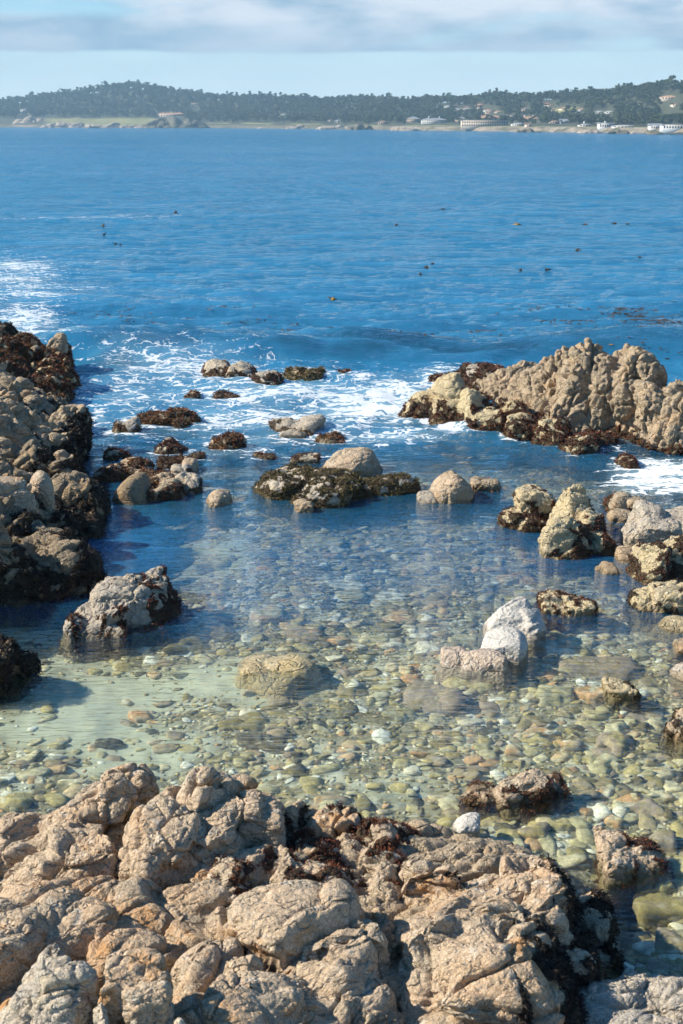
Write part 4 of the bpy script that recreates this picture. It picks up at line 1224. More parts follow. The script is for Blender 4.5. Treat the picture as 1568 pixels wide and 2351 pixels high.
rock('boulder', 'pair of narrow grey-green stones at the bottom left edge of the picture', 'boulder',
     [T_(240, 2310, 1.0, 70, .4, .8, seed=506, k=7), T_(300, 2330, .98, 80, .3, .8, seed=507, k=7), T_(380, 2340, .9, 150, .4, .8, seed=508, k=7)],
     seed=104, mat=M_GREY, sizes=((.25, .03), (.1, .012)), **FG)
rock('rock_shelf', 'broad tan slab cracked into plates along the bottom of the picture', 'rock',
     [T_(450, 2220, .72, 260, .9, .7, seed=511, rot=15), T_(560, 2270, .74, 340, .8, .7, seed=512), T_(660, 2230, .7, 300, .8, .7, seed=513), T_(480, 2320, .74, 340, .8, .7, seed=514), T_(720, 2310, .62, 330, .8, .7, seed=515), T_(820, 2240, .6, 200, .8, .6, seed=516), T_(600, 2380, .7, 600, .7, .7, seed=517)],
     seed=105, mat=M_TAN, sizes=((.6, .09), (.25, .04), (.10, .010)), az=50, tilt=15, stretch=(.6, 1, 1), **FG)
rock('rock_shelf', 'grey-green stained shelf with hairline cracks under the largest boulder', 'rock',
     [T_(900, 2310, .36, 260, .8, .4, seed=521), T_(1050, 2310, .34, 300, .7, .4, seed=522, k=10), T_(820, 2360, .42, 300, .7, .5, seed=523)],
     seed=106, mat=M_BROWN, sizes=((.4, .03), (.15, .012)), wz=.0, wmat=W_OLIVE, wdens=1500, wlen=.02, wwid=.006, **FG)
rock('rock_shelf', 'rippled tan shelf at the bottom right corner with a weedy rim', 'rock',
     [T_(1450, 2250, .30, 330, .7, .5, seed=531, rot=12, k=9), T_(1340, 2310, .28, 260, .6, .5, seed=532, rot=15), T_(1560, 2260, .32, 260, .8, .5, seed=533), T_(1440, 2340, .34, 520, .7, .5, seed=534), T_(1250, 2350, .2, 160, .4, .4, seed=535)],
     seed=107, mat=M_GREY, sizes=((.2, .035), (.09, .016)), az=30, wz=.02, wback=.12, wspread=.08, wmat=W_OLIVE, wdens=3500, wlen=.03, wwid=.008, **FG)
rock('rock_shelf', 'dark bedrock underlying the foreground', 'rock',
     [A(*P(560, 2080, .2), .42, 2.6, 1.3, .9, seed=541, rot=-4), A(*P(300, 2250, .3), .48, 3.0, 1.0, 1.0, seed=542), A(-.4, 7.0, .5, 4, 1.0, 1.2, seed=543), A(*P(150, 1980, .3), .4, 1.9, 1.0, .9, seed=544)],
     vox=0.02, seed=108, mat=M_BROWN, sizes=FS)
# ------------------------------------------------------------------ the far shore
US = [-1400, -300, 0, 300, 500, 800, 1000, 1200, 1400, 1568, 2000, 3000]
SHV = [290, 291, 292, 293, 294, 297, 300, 302.5, 305.5, 308, 313, 322]
SKU = [-1400, -600, -200, 0, 60, 150, 200, 250, 310, 360, 420, 500, 600, 700, 760, 820, 880, 930, 1000, 1080, 1130, 1190, 1260, 1330, 1400, 1450, 1500, 1568, 1750, 2100, 3000]
SKV = [262, 250, 240, 230, 222, 212, 205, 196, 191, 199, 209, 218, 220, 223, 227, 223, 221, 228, 223, 221, 213, 217, 213, 210, 205, 198, 191, 187, 180, 190, 200]
TREE_H = 12.0


def shore_D(u):
    v = np.interp(u, US, SHV)
    return P(784, v)[1] if np.isscalar(v) else (lambda dy, dz: -H / dz * dy)(50 * CP + (1175.5 - v) / 65.306 * SP, -50 * SP + (1175.5 - v) / 65.306 * CP)


def tree_f(u):
    return np.interp(u, [0, 500, 1100, 1568], [1.0, .85, .66, .62])


def slope_of(u):
    return (np.asarray(u) - 784) / 3385.0


def land_z(u, t):
    """height of the land t metres inland of the shore, on the bearing of pixel column u"""
    u = np.asarray(u, dtype=float)
    t = np.asarray(t, dtype=float)
    D = shore_D(u)
    sky_v = np.interp(u, SKU, SKV)
    ts = np.interp(u, [0, 1000, 1568], [420, 420, 330])
    top = H + (281 - sky_v) / 3385.0 * (D + ts) - TREE_H * 0.85 * tree_f(u)
    low = np.interp(u, [0, 110, 350, 450, 800, 1568], [12, 13, 12, 9, 6.5, 5.5])
    tl = np.interp(u, [0, 350, 600, 1568], [120, 120, 150, 190])
    z = np.where(t < 14, 3.2 * sstep(-2, 14, t), 3.2 + (low - 3.2) * np.clip((t - 14) / (tl - 14), 0, 1))
    z = np.where(t > tl, low + (top - low) * sstep(0, 1, (t - tl) / (ts - tl)) ** 0.85, z)
    x = u / 40.0
    nz = fbm(np.stack([x * 1.0 + 0 * t, t / 70.0 + 0 * x, 0 * x + 0 * t + 3], -1).reshape(-1, 3), 3, 71).reshape(np.broadcast(x, t).shape)
    z = z + nz * np.clip((t - 30) / 100, 0, 1) * 2.2
    return np.where(t < 0, np.maximum(t * 0.4, -2.5), z) - np.clip(t - ts - 60, 0, 400) * 0.05


def land_pt(u, t):
    D = shore_D(u)
    y = D + t
    return slope_of(u) * y, y, land_z(u, t)


def find_t(u, v, t0=10, t1=430):
    ts = np.arange(t0, t1, 2.0)
    x, y, z = land_pt(np.full(len(ts), float(u)), ts)
    _, vv = proj(x, y, z)
    k = np.nonzero(vv <= v)[0]
    return float(ts[k[0]]) if len(k) else float(ts[np.argmin(vv)])


ug = np.concatenate([np.arange(-1400, -60, 40), np.arange(-60, 1640, 3.0), np.arange(1640, 3000, 40)])
tg = np.concatenate([np.arange(-16, 30, 2.0), np.arange(30, 200, 5.0), np.arange(200, 900, 15.0)])
U, T = np.meshgrid(ug, tg)
x, y, z = land_pt(U.ravel(), T.ravel())
nc = len(ug)
i = (np.arange(len(tg) - 1)[:, None] * nc + np.arange(nc - 1)[None, :]).ravel()
me = mesh_from('hills', np.stack([x, y, z], 1), np.stack([i, i + 1, i + nc + 1, i + nc], 1))
Uf, Tf = U.ravel(), T.ravel()
MEADOWS = [(225, 60, 125, 50), (300, 75, 60, 35), (590, 60, 40, 22), (700, 55, 45, 16), (1000, 34, 80, 16), (1120, 26, 90, 14), (1260, 26, 70, 12), (1420, 24, 130, 10), (1290, 262, 40, 18), (840, 30, 40, 12), (500, 60, 30, 12)]


def meadow(u, t):
    g = 0
    for mu, mt, ru, rt in MEADOWS:
        g = np.maximum(g, np.exp(-(((u - mu) / ru) ** 4 + ((t - mt) / rt) ** 4)))
    return g


attr(me, 'grass', meadow(Uf, Tf))
attr(me, 'bluff', sstep(17, 12, Tf) * np.interp(Uf, [300, 500, 800, 920, 1600], [.8, .35, .35, .9, .9]) * np.clip(.75 + 1.3 * fbm(np.stack([Uf / 28, Tf / 9, Uf * 0], 1), 2, 78), .15, 1))
m, nt, b, out = new_mat('hills')
pos = N(nt, 'ShaderNodeNewGeometry').outputs['Position']
ag = N(nt, 'ShaderNodeAttribute', attribute_name='grass').outputs['Fac']
ab = N(nt, 'ShaderNodeAttribute', attribute_name='bluff').outputs['Fac']
n1 = noise(nt, pos, 0.03, 5, 0.6)
n2 = noise(nt, pos, 0.25, 4, 0.6)
c = mixc(nt, n2, (0.035, 0.045, 0.022), (0.085, 0.085, 0.04))
c = mixc(nt, mapr(nt, ag, 0.3, 0.6), c, mixc(nt, mapr(nt, n1, 0.4, 0.6), (0.17, 0.19, 0.055), (0.27, 0.24, 0.09)))
c = mixc(nt, ab, c, mixc(nt, mapr(nt, n2, 0.35, 0.65), (0.13, 0.10, 0.07), (0.40, 0.33, 0.25)))
nt.links.new(c, b.inputs['Base Color'])
b.inputs['Roughness'].default_value = 0.95
tag(link('hills', me, m), 'wooded hills and low bluffs of the far shore', kind='structure')

# --- shoreline rocks of the far side
M_FAR = rock_material('far_shore_rock', (0.42, 0.35, 0.27), (0.46, 0.36, 0.25), (0.62, 0.56, 0.48), (0.30, 0.25, 0.2), dark=.6)
M_FARD = rock_material('far_dark_rock', (0.13, 0.12, 0.07), (0.16, 0.13, 0.09), (0.22, 0.19, 0.13), (0.09, 0.10, 0.05))
FS_ = dict(sizes=((9, 2.2), (3.5, 0.9)), fine=0, rough=8, smooth_it=1)
for uL, uR, vT, vB, dp, mt, lab in (
        (-60, 60, 263, 291, 60, M_FAR, 'pale rocky tip of the headland at the left edge of the far shore'),
        (35, 125, 266, 292, 55, M_FAR, 'pale jumbled rocks right of the headland tip, before the meadow'),
        (100, 215, 279, 293, 26, M_FAR, 'low white rocks along the water under the left half of the meadow'),
        (200, 330, 283, 294, 20, M_FAR, 'low brownish rocks along the water under the right half of the meadow'),
        (335, 465, 268, 294, 34, M_FARD, 'dark cliff with scrub under the long orange-roofed house'),
        (590, 640, 288, 295, 16, M_FAR, 'pale knob of rock at the far water edge, left of centre'),
        (655, 725, 288, 296, 18, M_FAR, 'low tan bluff rocks at the far water edge near the centre'),
        (735, 800, 285, 297, 18, M_FAR, 'tan bluff standing at the far water edge in the centre'),
        (800, 850, 283, 298, 18, M_FARD, 'grey-brown bluff just right of the centre of the far shore'),
        (905, 1000, 293, 300, 9, M_FAR, 'reddish tan rocks along the far beach under the white hotel wing'),
        (1190, 1236, 293, 304, 14, M_FARD, 'dark shrubby rock standing off the far beach'),
        (1325, 1375, 298, 306, 7, M_FAR, 'tan bluff under the low white clubhouse'),
        (1395, 1440, 299, 307, 7, M_FARD, 'dark wet bluff right of the tan one under the clubhouse'),
        (1450, 1495, 298, 307, 7, M_FAR, 'orange-tan bluff left of the white conservatory'),
        (1500, 1600, 299, 309, 8, M_FARD, 'dark bluff under the white conservatory at the right edge')):
    n_ = max(3, int((uR - uL) / 22))
    lm = []
    rr = random.Random(int(uL) + 9)
    for k in range(n_):
        a = uL + (uR - uL) * k / n_
        w_ = (uR - uL) / n_ * 1.9
        edge = 1 - abs((k + .5) / n_ - .5) * .7
        lm.append(Wl(a - w_ * .2, a + w_ * .8, vB - (vB - vT) * edge * rr.uniform(.8, 1.05), vB, dp * rr.uniform(.7, 1.1), seed=int(uL) + 70 + k + 200, taper=.25, low=2.0))
    rock('shore_outcrop', lab, 'rock', lm, vox=0.9, seed=int(uL) + 300, mat=mt, **FS_)

# --- buildings of the far shore
def plain(name, col, rough=.7, n=0.15):
    m, nt, b, out = new_mat(name)
    pos = N(nt, 'ShaderNodeNewGeometry').outputs['Position']
    g = noise(nt, pos, 1.2, 4, .6)
    c = mixc(nt, 1.0, (*col,), mapr(nt, g, .3, .7, 1 - n, 1 + n), 'MULTIPLY')
    nt.links.new(c, b.inputs['Base Color'])
    b.inputs['Roughness'].default_value = rough
    return m


P_WHITE, P_CREAM, P_TAN = plain('white_wall', (.62, .61, .58)), plain('cream_wall', (.62, .52, .40)), plain('tan_wall', (.45, .35, .26))
R_ORANGE, R_GREY, R_BROWN, R_WHITE = plain('orange_roof', (.52, .28, .15)), plain('grey_roof', (.26, .27, .29)), plain('brown_roof', (.20, .13, .09)), plain('pale_roof', (.45, .45, .45))
P_GLASS = plain('window_glass', (.03, .045, .06), .2)


def box_arr(x0, x1, y0, y1, z0, z1):
    v = [(x, y, z) for z in (z0, z1) for y in (y0, y1) for x in (x0, x1)]
    return v, [(0, 2, 3, 1), (4, 5, 7, 6), (0, 1, 5, 4), (2, 6, 7, 3), (0, 4, 6, 2), (1, 3, 7, 5)]


def solid(name, boxes, mat, parent):
    vs, fs = [], []
    for bx in boxes:
        v, f = box_arr(*bx)
        fs += [[q + len(vs) for q in p] for p in f]
        vs += v
    return link(name, mesh_from(name, vs, fs, smooth=False), mat, parent)


def gable(name, x0, x1, y0, y1, z0, z1, mat, parent, hip=0.0):
    o_ = .5
    x0, x1, y0, y1 = x0 - o_, x1 + o_, y0 - o_, y1 + o_
    ym = (y0 + y1) / 2
    hx = hip * (y1 - y0) / 2
    v = [(x0, y0, z0), (x1, y0, z0), (x1, y1, z0), (x0, y1, z0), (x0 + hx, ym, z1), (x1 - hx, ym, z1)]
    me = bpy.data.meshes.new(name)
    me.from_pydata(v, [], [(0, 1, 5, 4), (2, 3, 4, 5), (1, 2, 5), (3, 0, 4), (0, 3, 2, 1)])
    return link(name, me, mat, parent)


BLD = []


def building(name, label, u0, u1, vT, vB, wall, roof, nwin=6, floors=1, rf='hip', dep=9, arches=False, chim=0, turn=0, cat='house', clear=110, group=None):
    uc = (u0 + u1) / 2
    t = find_t(uc, vB)
    x, y, z = [float(q) for q in land_pt(uc, t)]
    sc_ = depth(y, z) / KF
    w = (u1 - u0) * sc_
    h = (vB - vT) * sc_ * 1.03
    root = bpy.data.objects.new(name, None)
    COL.objects.link(root)
    root.location = (x, y, z - .2)
    root.rotation_euler = (0, 0, R(turn))
    tag(root, label, cat, group)
    hr = 0 if rf == 'flat' else min(h * .38, 3.2)
    hw = h - hr
    solid('wall', [(-w / 2, w / 2, 0, dep, -2.5, hw)], wall, root)
    if rf == 'flat':
        solid('roof', [(-w / 2 - .4, w / 2 + .4, -.4, dep + .4, hw + .003, hw + .45)], roof, root)
    else:
        gable('roof', -w / 2, w / 2, 0, dep, hw, h, roof, root, 1.0 if rf == 'hip' else 0.0)
    fh = hw / floors
    pw = w / nwin
    for fl in range(floors):
        for k in range(nwin):
            cx = -w / 2 + pw * (k + .5)
            a, b_ = pw * .27, fh * .62
            z0 = fl * fh + fh * .14
            if arches:
                pts = [(cx - a, z0), (cx + a, z0)] + [(cx + a * math.cos(q), z0 + b_ - a * .8 + a * math.sin(q)) for q in np.linspace(0, math.pi, 7)]
                me = bpy.data.meshes.new('window')
                n_ = len(pts)
                me.from_pydata([(p, -.06, q) for p, q in pts] + [(p, .02, q) for p, q in pts], [], [tuple(range(n_))] + [(i_, (i_ + 1) % n_, (i_ + 1) % n_ + n_, i_ + n_) for i_ in range(n_)])
                link('window', me, P_GLASS, root)
            else:
                solid('window', [(cx - a, cx + a, -.06, .02, z0 + fh * .1, z0 + b_)], P_GLASS, root)
    for k in range(chim):
        cx = -w / 2 + w * (k + .7) / (chim + .4)
        solid('chimney', [(cx - .5, cx + .5, dep * .4, dep * .55, hw, h + 1.2)], wall, root)
    BLD.append((u0, u1, t, dep, clear))
    return root


building('hotel_wing', 'long white hotel wing with a grey roof, left of the arcaded hotel', 968, 1026, 271, 283, P_WHITE, R_GREY, 11, 2, chim=2, cat='building')
building('house', 'dim grey-roofed building half hidden by trees, left of the white hotel wing', 934, 965, 268, 281, P_TAN, R_GREY, 6, 2, cat='building')
building('hotel', 'cream arcaded hotel with two rows of dark arches above the lawn', 1060, 1166, 277, 290, P_CREAM, R_GREY, 20, 2, rf='flat', arches=True, cat='building')
building('hotel', 'long building with a bright orange roof behind the arcaded hotel', 1098, 1152, 265.5, 276, P_CREAM, R_ORANGE, 9, 1, chim=1, cat='building')
building('house', 'low grey-roofed wing behind the left end of the arcaded hotel', 1045, 1090, 269, 277, P_TAN, R_GREY, 7, 1, cat='building')
building('house', 'small orange-roofed house right of the long orange roof', 1158, 1181, 269, 277, P_CREAM, R_ORANGE, 4, 1)
building('house', 'wide orange-tan roofed villa between the hotel and the hedges', 1192, 1238, 268, 279, P_CREAM, R_ORANGE, 7, 1, chim=2)
building('house', 'narrow cream cottage above the dark shrubby rock', 1208, 1219, 281, 291, P_CREAM, R_BROWN, 2, 2, rf='gable')
building('house', 'low white-roofed pavilion beside the arcaded hotel', 1176, 1205, 281, 288.5, P_WHITE, R_GREY, 6, 1)
building('house', 'flat pale roof showing among the trees high above the hotel', 1115, 1137, 255, 260, P_TAN, R_WHITE, 4, 1, rf='flat')
building('house', 'small white house with upright gables left of the meadow trees', 1288, 1303, 273, 283, P_WHITE, R_GREY, 3, 1, rf='gable')
building('house', 'tan house tucked under trees near the right meadow', 1262, 1285, 275, 284, P_TAN, R_BROWN, 4, 1)
building('house', 'small white cottage left of the low white clubhouse', 1331, 1357, 283, 290, P_WHITE, R_GREY, 4, 1, chim=1)
building('clubhouse', 'long low white clubhouse by the hedge on the right shore', 1377, 1408, 284, 293.5, P_WHITE, R_WHITE, 6, 1, rf='flat', chim=1, cat='building')
building('clubhouse', 'lower tapering wing at the right end of the white clubhouse', 1409, 1458, 286.5, 292, P_WHITE, R_WHITE, 6, 1, cat='building')
building('conservatory', 'white conservatory with tall arched windows near the right edge', 1495, 1521, 287, 299, P_WHITE, R_GREY, 5, 1, rf='gable', arches=True, cat='building')
building('house', 'low white house with a band of windows cut off by the right edge', 1523, 1600, 290, 299, P_WHITE, R_GREY, 12, 1, rf='flat')
building('house', 'tan roofed house high on the wooded slope near the right edge', 1516, 1556, 220, 229, P_CREAM, R_ORANGE, 6, 1, cat='house')
building('house', 'smaller pinkish house below the high tan one near the right edge', 1542, 1558, 237, 244, P_CREAM, R_BROWN, 3, 1)
building('house', 'white roofed house among trees above the clubhouse', 1366, 1384, 254, 260, P_WHITE, R_WHITE, 3, 1)
building('house', 'second white roof just right of the one above the clubhouse', 1390, 1409, 254, 260, P_WHITE, R_WHITE, 3, 1)
building('house', 'small peach house between the clubhouse and the conservatory, up the slope', 1452, 1463, 272, 279, P_CREAM, R_ORANGE, 2, 1)
building('house', 'long orange-roofed house on the dark cliff right of the left meadow', 362, 425, 259, 267, P_CREAM, R_ORANGE, 10, 1, chim=3)
building('house', 'pinkish house glimpsed on the left hill among the trees', 440, 457, 235.5, 241, P_CREAM, R_BROWN, 3, 1)
building('house', 'tiny pale house at the far left edge of the woods', 48, 63, 250, 256, P_WHITE, R_GREY, 3, 1)
building('house', 'small white house in the trees left of the centre', 645, 656, 261, 266.5, P_WHITE, R_GREY, 2, 1)
building('house', 'small pale house close to the shore in the centre', 751, 762, 274, 281, P_WHITE, R_BROWN, 2, 1)
building('house', 'small pale house right of its twin in the centre of the shore', 768, 781, 274.5, 281, P_WHITE, R_GREY, 2, 1)
building('house', 'brown house at the edge of the lawn right of the centre bluff', 868, 890, 276, 285, P_TAN, R_BROWN, 4, 1)

rh = random.Random(12)
for q_ in range(22):
    u_, v_ = rh.uniform(960, 1330), rh.uniform(238, 270)
    w_ = rh.uniform(8, 17)
    building('house', 'small pale house half hidden in the trees on the slope behind the hotels', u_, u_ + w_, v_ - rh.uniform(4.5, 6.5), v_, rh.choice([P_CREAM, P_TAN, P_WHITE]), rh.choice([R_BROWN, R_GREY, R_ORANGE, R_WHITE]), 3, 1,
             turn=rh.uniform(-15, 15), clear=32, group='houses among the trees behind the hotels')
# --- trees
M_LEAF, nt, b, out = new_mat('far_foliage')
pos = N(nt, 'ShaderNodeNewGeometry').outputs['Position']
at = N(nt, 'ShaderNodeAttribute', attribute_name='tint').outputs['Fac']
oi = N(nt, 'ShaderNodeObjectInfo')
g = noise(nt, pos, 0.02, 3, .6)
k_ = mth(nt, 'ADD', mth(nt, 'MULTIPLY', at, 0.6), mth(nt, 'MULTIPLY', oi.outputs['Random'], 0.3))
k_ = mth(nt, 'ADD', k_, mth(nt, 'MULTIPLY', mth(nt, 'SUBTRACT', g, .5), 1.0))
c = mixc(nt, k_, (0.013, 0.030, 0.016), (0.095, 0.120, 0.040))
nt.links.new(c, b.inputs['Base Color'])
b.inputs['Roughness'].default_value = 0.8
M_BARK = plain('bark', (.10, .075, .055))


def tree_arrays(seed, kind, nq=80):
    """kind 0: flat-topped cypress, 1: tall open pine, 2: round oak. Height about 12 m."""
    r = np.random.RandomState(seed)
    cl = []
    nb = r.randint(5, 8)
    for k in range(nb):
        if kind == 0:
            z = r.uniform(6, 11.0)
            rad = r.uniform(0, 3.0) * (0.5 + z / 14)
            s = (2.3, 2.3, 1.0)
        elif kind == 1:
            z = r.uniform(6.0, 11)
            rad = r.uniform(0, 3.0)
            s = (1.9, 1.9, .9)
        else:
            z = r.uniform(3.0, 7.5)
            rad = r.uniform(0, 3.0)
            s = (2.4, 2.4, 1.9)
        a = r.uniform(0, 6.28)
        cl.append((rad * math.cos(a), rad * math.sin(a), z, s))
    cl.append((0, 0, {0: 10.5, 1: 11.3, 2: 8}[kind], (1.6, 1.6, 1.0)))
    q = []
    for k in range(nq):
        cx, cy_, cz, s = cl[k % len(cl)]
        d = r.normal(size=3)
        d /= np.linalg.norm(d)
        d *= r.uniform(.5, 1.0)
        c_ = np.array([cx + d[0] * s[0], cy_ + d[1] * s[1], cz + d[2] * s[2]])
        n_ = d + r.normal(size=3) * .5 + np.array([0, 0, .4])
        n_ /= np.linalg.norm(n_)
        a_ = np.cross(n_, r.normal(size=3))
        a_ /= np.linalg.norm(a_)
        b_ = np.cross(n_, a_)
        e1, e2 = r.uniform(.8, 1.5), r.uniform(.6, 1.1)
        q += [c_ - a_ * e1, c_ - b_ * e2, c_ + a_ * e1, c_ + b_ * e2]
    v = np.array(q)
    tv, tf = [], []
    hh = {0: 9.5, 1: 10.5, 2: 6}[kind]
    bend = r.uniform(-.9, .9)
    for j in range(4):
        zz_ = -1.5 + (hh + 1.5) * j / 3
        rr_ = .42 * (1 - .72 * j / 3)
        for a in range(5):
            tv.append((rr_ * math.cos(a * 1.2566) + bend * (j / 3) ** 2, rr_ * math.sin(a * 1.2566), zz_))
    for j in range(3):
        for a in range(5):
            tf.append((j * 5 + a, j * 5 + (a + 1) % 5, j * 5 + 5 + (a + 1) % 5, j * 5 + 5 + a))
    return v, np.array(tv), np.array(tf)


KINDS_ = [tree_arrays(900 + i_, (0, 0, 1, 1, 2, 2, 0, 1)[i_], 84) for i_ in range(8)]
TM = []
for i_, (cvv, tv, tf) in enumerate(KINDS_):
    f_ = np.arange(len(cvv)).reshape(-1, 4)
    cm = mesh_from('crown', cvv, f_, smooth=False)
    attr(cm, 'tint', np.repeat(np.random.RandomState(i_).uniform(0, 1, len(f_)) * .7 + (.25 if i_ in (4, 5) else 0), 4))
    cm.materials.append(M_LEAF)
    tmh = mesh_from('trunk', tv, tf)
    tmh.materials.append(M_BARK)
    TM.append((cm, tmh))


def free_spot(u, t):
    if meadow(np.array([u]), np.array([t]))[0] > .25: return False
    for u0, u1, tb, dp, cl_ in BLD:
        if u0 - 4 < u < u1 + 4 and tb - cl_ < t < tb + dp + 5: return False
    return True


def plant_tree(u, t, kind, s, label, group):
    x, y, z = [float(q) for q in land_pt(float(u), float(t))]
    s = s * float(tree_f(u))
    root = bpy.data.objects.new('pine_tree' if kind not in (4, 5) else 'oak_tree', None)
    COL.objects.link(root)
    root.location = (x, y, z)
    root.rotation_euler = (0, 0, random.uniform(0, 6.28))
    root.scale = (s * random.uniform(.85, 1.15), s * random.uniform(.85, 1.15), s)
    tag(root, label, 'tree', group)
    link('crown', TM[kind][0], None, root)
    link('trunk', TM[kind][1], None, root)


rt = random.Random(33)
ZONE = [(-99, 330, 'pine standing on the skyline of the left hill', 'skyline pines of the left hill'),
        (330, 900, 'pine breaking the skyline over the middle of the far shore', 'skyline pines over the middle'),
        (900, 1400, 'pine on the ridge line behind the hotels', 'skyline pines behind the hotels'),
        (1400, 1700, 'tall pine on the high slope at the right end of the far shore', 'skyline pines of the right slope')]
cnt = 0
for k in range(150):
    u_ = -14 + 1600 * (k + rt.uniform(-.4, .4)) / 150
    ts_ = float(np.interp(u_, [0, 1000, 1568], [420, 420, 330])) + rt.uniform(-25, 40)
    for a, b_, lb, gr in ZONE:
        if a <= u_ < b_:
            plant_tree(u_, ts_, rt.choice([0, 1, 2, 3, 6, 7, 2, 3]), rt.choice([.8, .95, 1.05, 1.2]), lb, gr)
            cnt += 1
ZN = [(-99, 480, 'dark tree at the lower edge of the woods behind the left meadow', 'trees behind the left meadow'),
      (480, 930, 'tree near the water between the meadows and the hotels', 'shore trees in the middle'),
      (930, 1700, 'dark tree among the buildings on the right shore', 'trees among the buildings')]
tries = 0
while cnt < 296 and tries < 5000:
    tries += 1
    u_ = rt.uniform(-10, 1580)
    t_ = rt.uniform(45, 150) if u_ > 450 else rt.uniform(100, 150)
    if not free_spot(u_, t_): continue
    for a, b_, lb, gr in ZN:
        if a <= u_ < b_:
            plant_tree(u_, t_, rt.choice([0, 1, 4, 5, 6, 4, 5, 3]), rt.uniform(.6, .95) * (0.75 if u_ > 900 else 1), lb, gr)
            cnt += 1
# the mass of the forest, too many to tell apart
r = np.random.RandomState(77)
vs, tn = [], []
n_try = 0
spots = []
while len(spots) < 7500 and n_try < 20000:
    n_try += 1
    u_ = -60 + 1700 * r.uniform(0, 1) ** .85
    t_ = r.uniform(60, 470)
    if u_ < 350 and t_ < 108: continue
    if t_ < 140 and r.uniform() < .45: continue
    if not free_spot(u_, t_): continue
    spots.append((u_, t_))
for k in range(500):
    u_ = r.choice([r.uniform(-1300, -60), r.uniform(1640, 2900)])
    spots.append((u_, r.uniform(60, 470)))
sp = np.array(spots)
lx, ly, lz = land_pt(sp[:, 0], sp[:, 1])
for k in range(len(sp)):
    cvv, tv, tf = KINDS_[r.randint(0, 8)]
    cvv = cvv[:84 * 4] if k % 2 else cvv[: 60 * 4]
    s = r.uniform(.6, 1.05) * float(tree_f(sp[k, 0]))
    a = r.uniform(0, 6.28)
    c_, s_ = math.cos(a) * s, math.sin(a) * s
    q = np.stack([cvv[:, 0] * c_ - cvv[:, 1] * s_ + lx[k], cvv[:, 0] * s_ + cvv[:, 1] * c_ + ly[k], cvv[:, 2] * s * .9 + lz[k]], 1)
    vs.append(q)
    tn.append(np.clip(np.repeat(r.uniform(0, .8, len(q) // 4), 4) + r.normal(0, .22), 0, 1.3))
V = np.vstack(vs)
me = mesh_from('forest', V, np.arange(len(V)).reshape(-1, 4), smooth=False)
attr(me, 'tint', np.concatenate(tn))
tag(link('forest', me, M_LEAF), 'dense dark forest covering the hills of the far shore', 'forest', kind='stuff')

# ------------------------------------------------------------------ the air
m = bpy.data.materials.new('haze')
m.use_nodes = True
nt = m.node_tree
nt.nodes.clear()
out = N(nt, 'ShaderNodeOutputMaterial')
vol = N(nt, 'ShaderNodeVolumePrincipled', inp={'Color': (0.50, 0.78, 1.0, 1), 'Density': 0.00023, 'Anisotropy': 0.0})
nt.links.new(vol.outputs[0], out.inputs['Volume'])
v_, f_ = box_arr(-2900, 2900, -90, 3200, -6.0, 105)
hz = link('haze', mesh_from('haze', v_, f_, smooth=False), m)
tag(hz, 'thin blue sea haze between the pool and the far shore', kind='stuff')
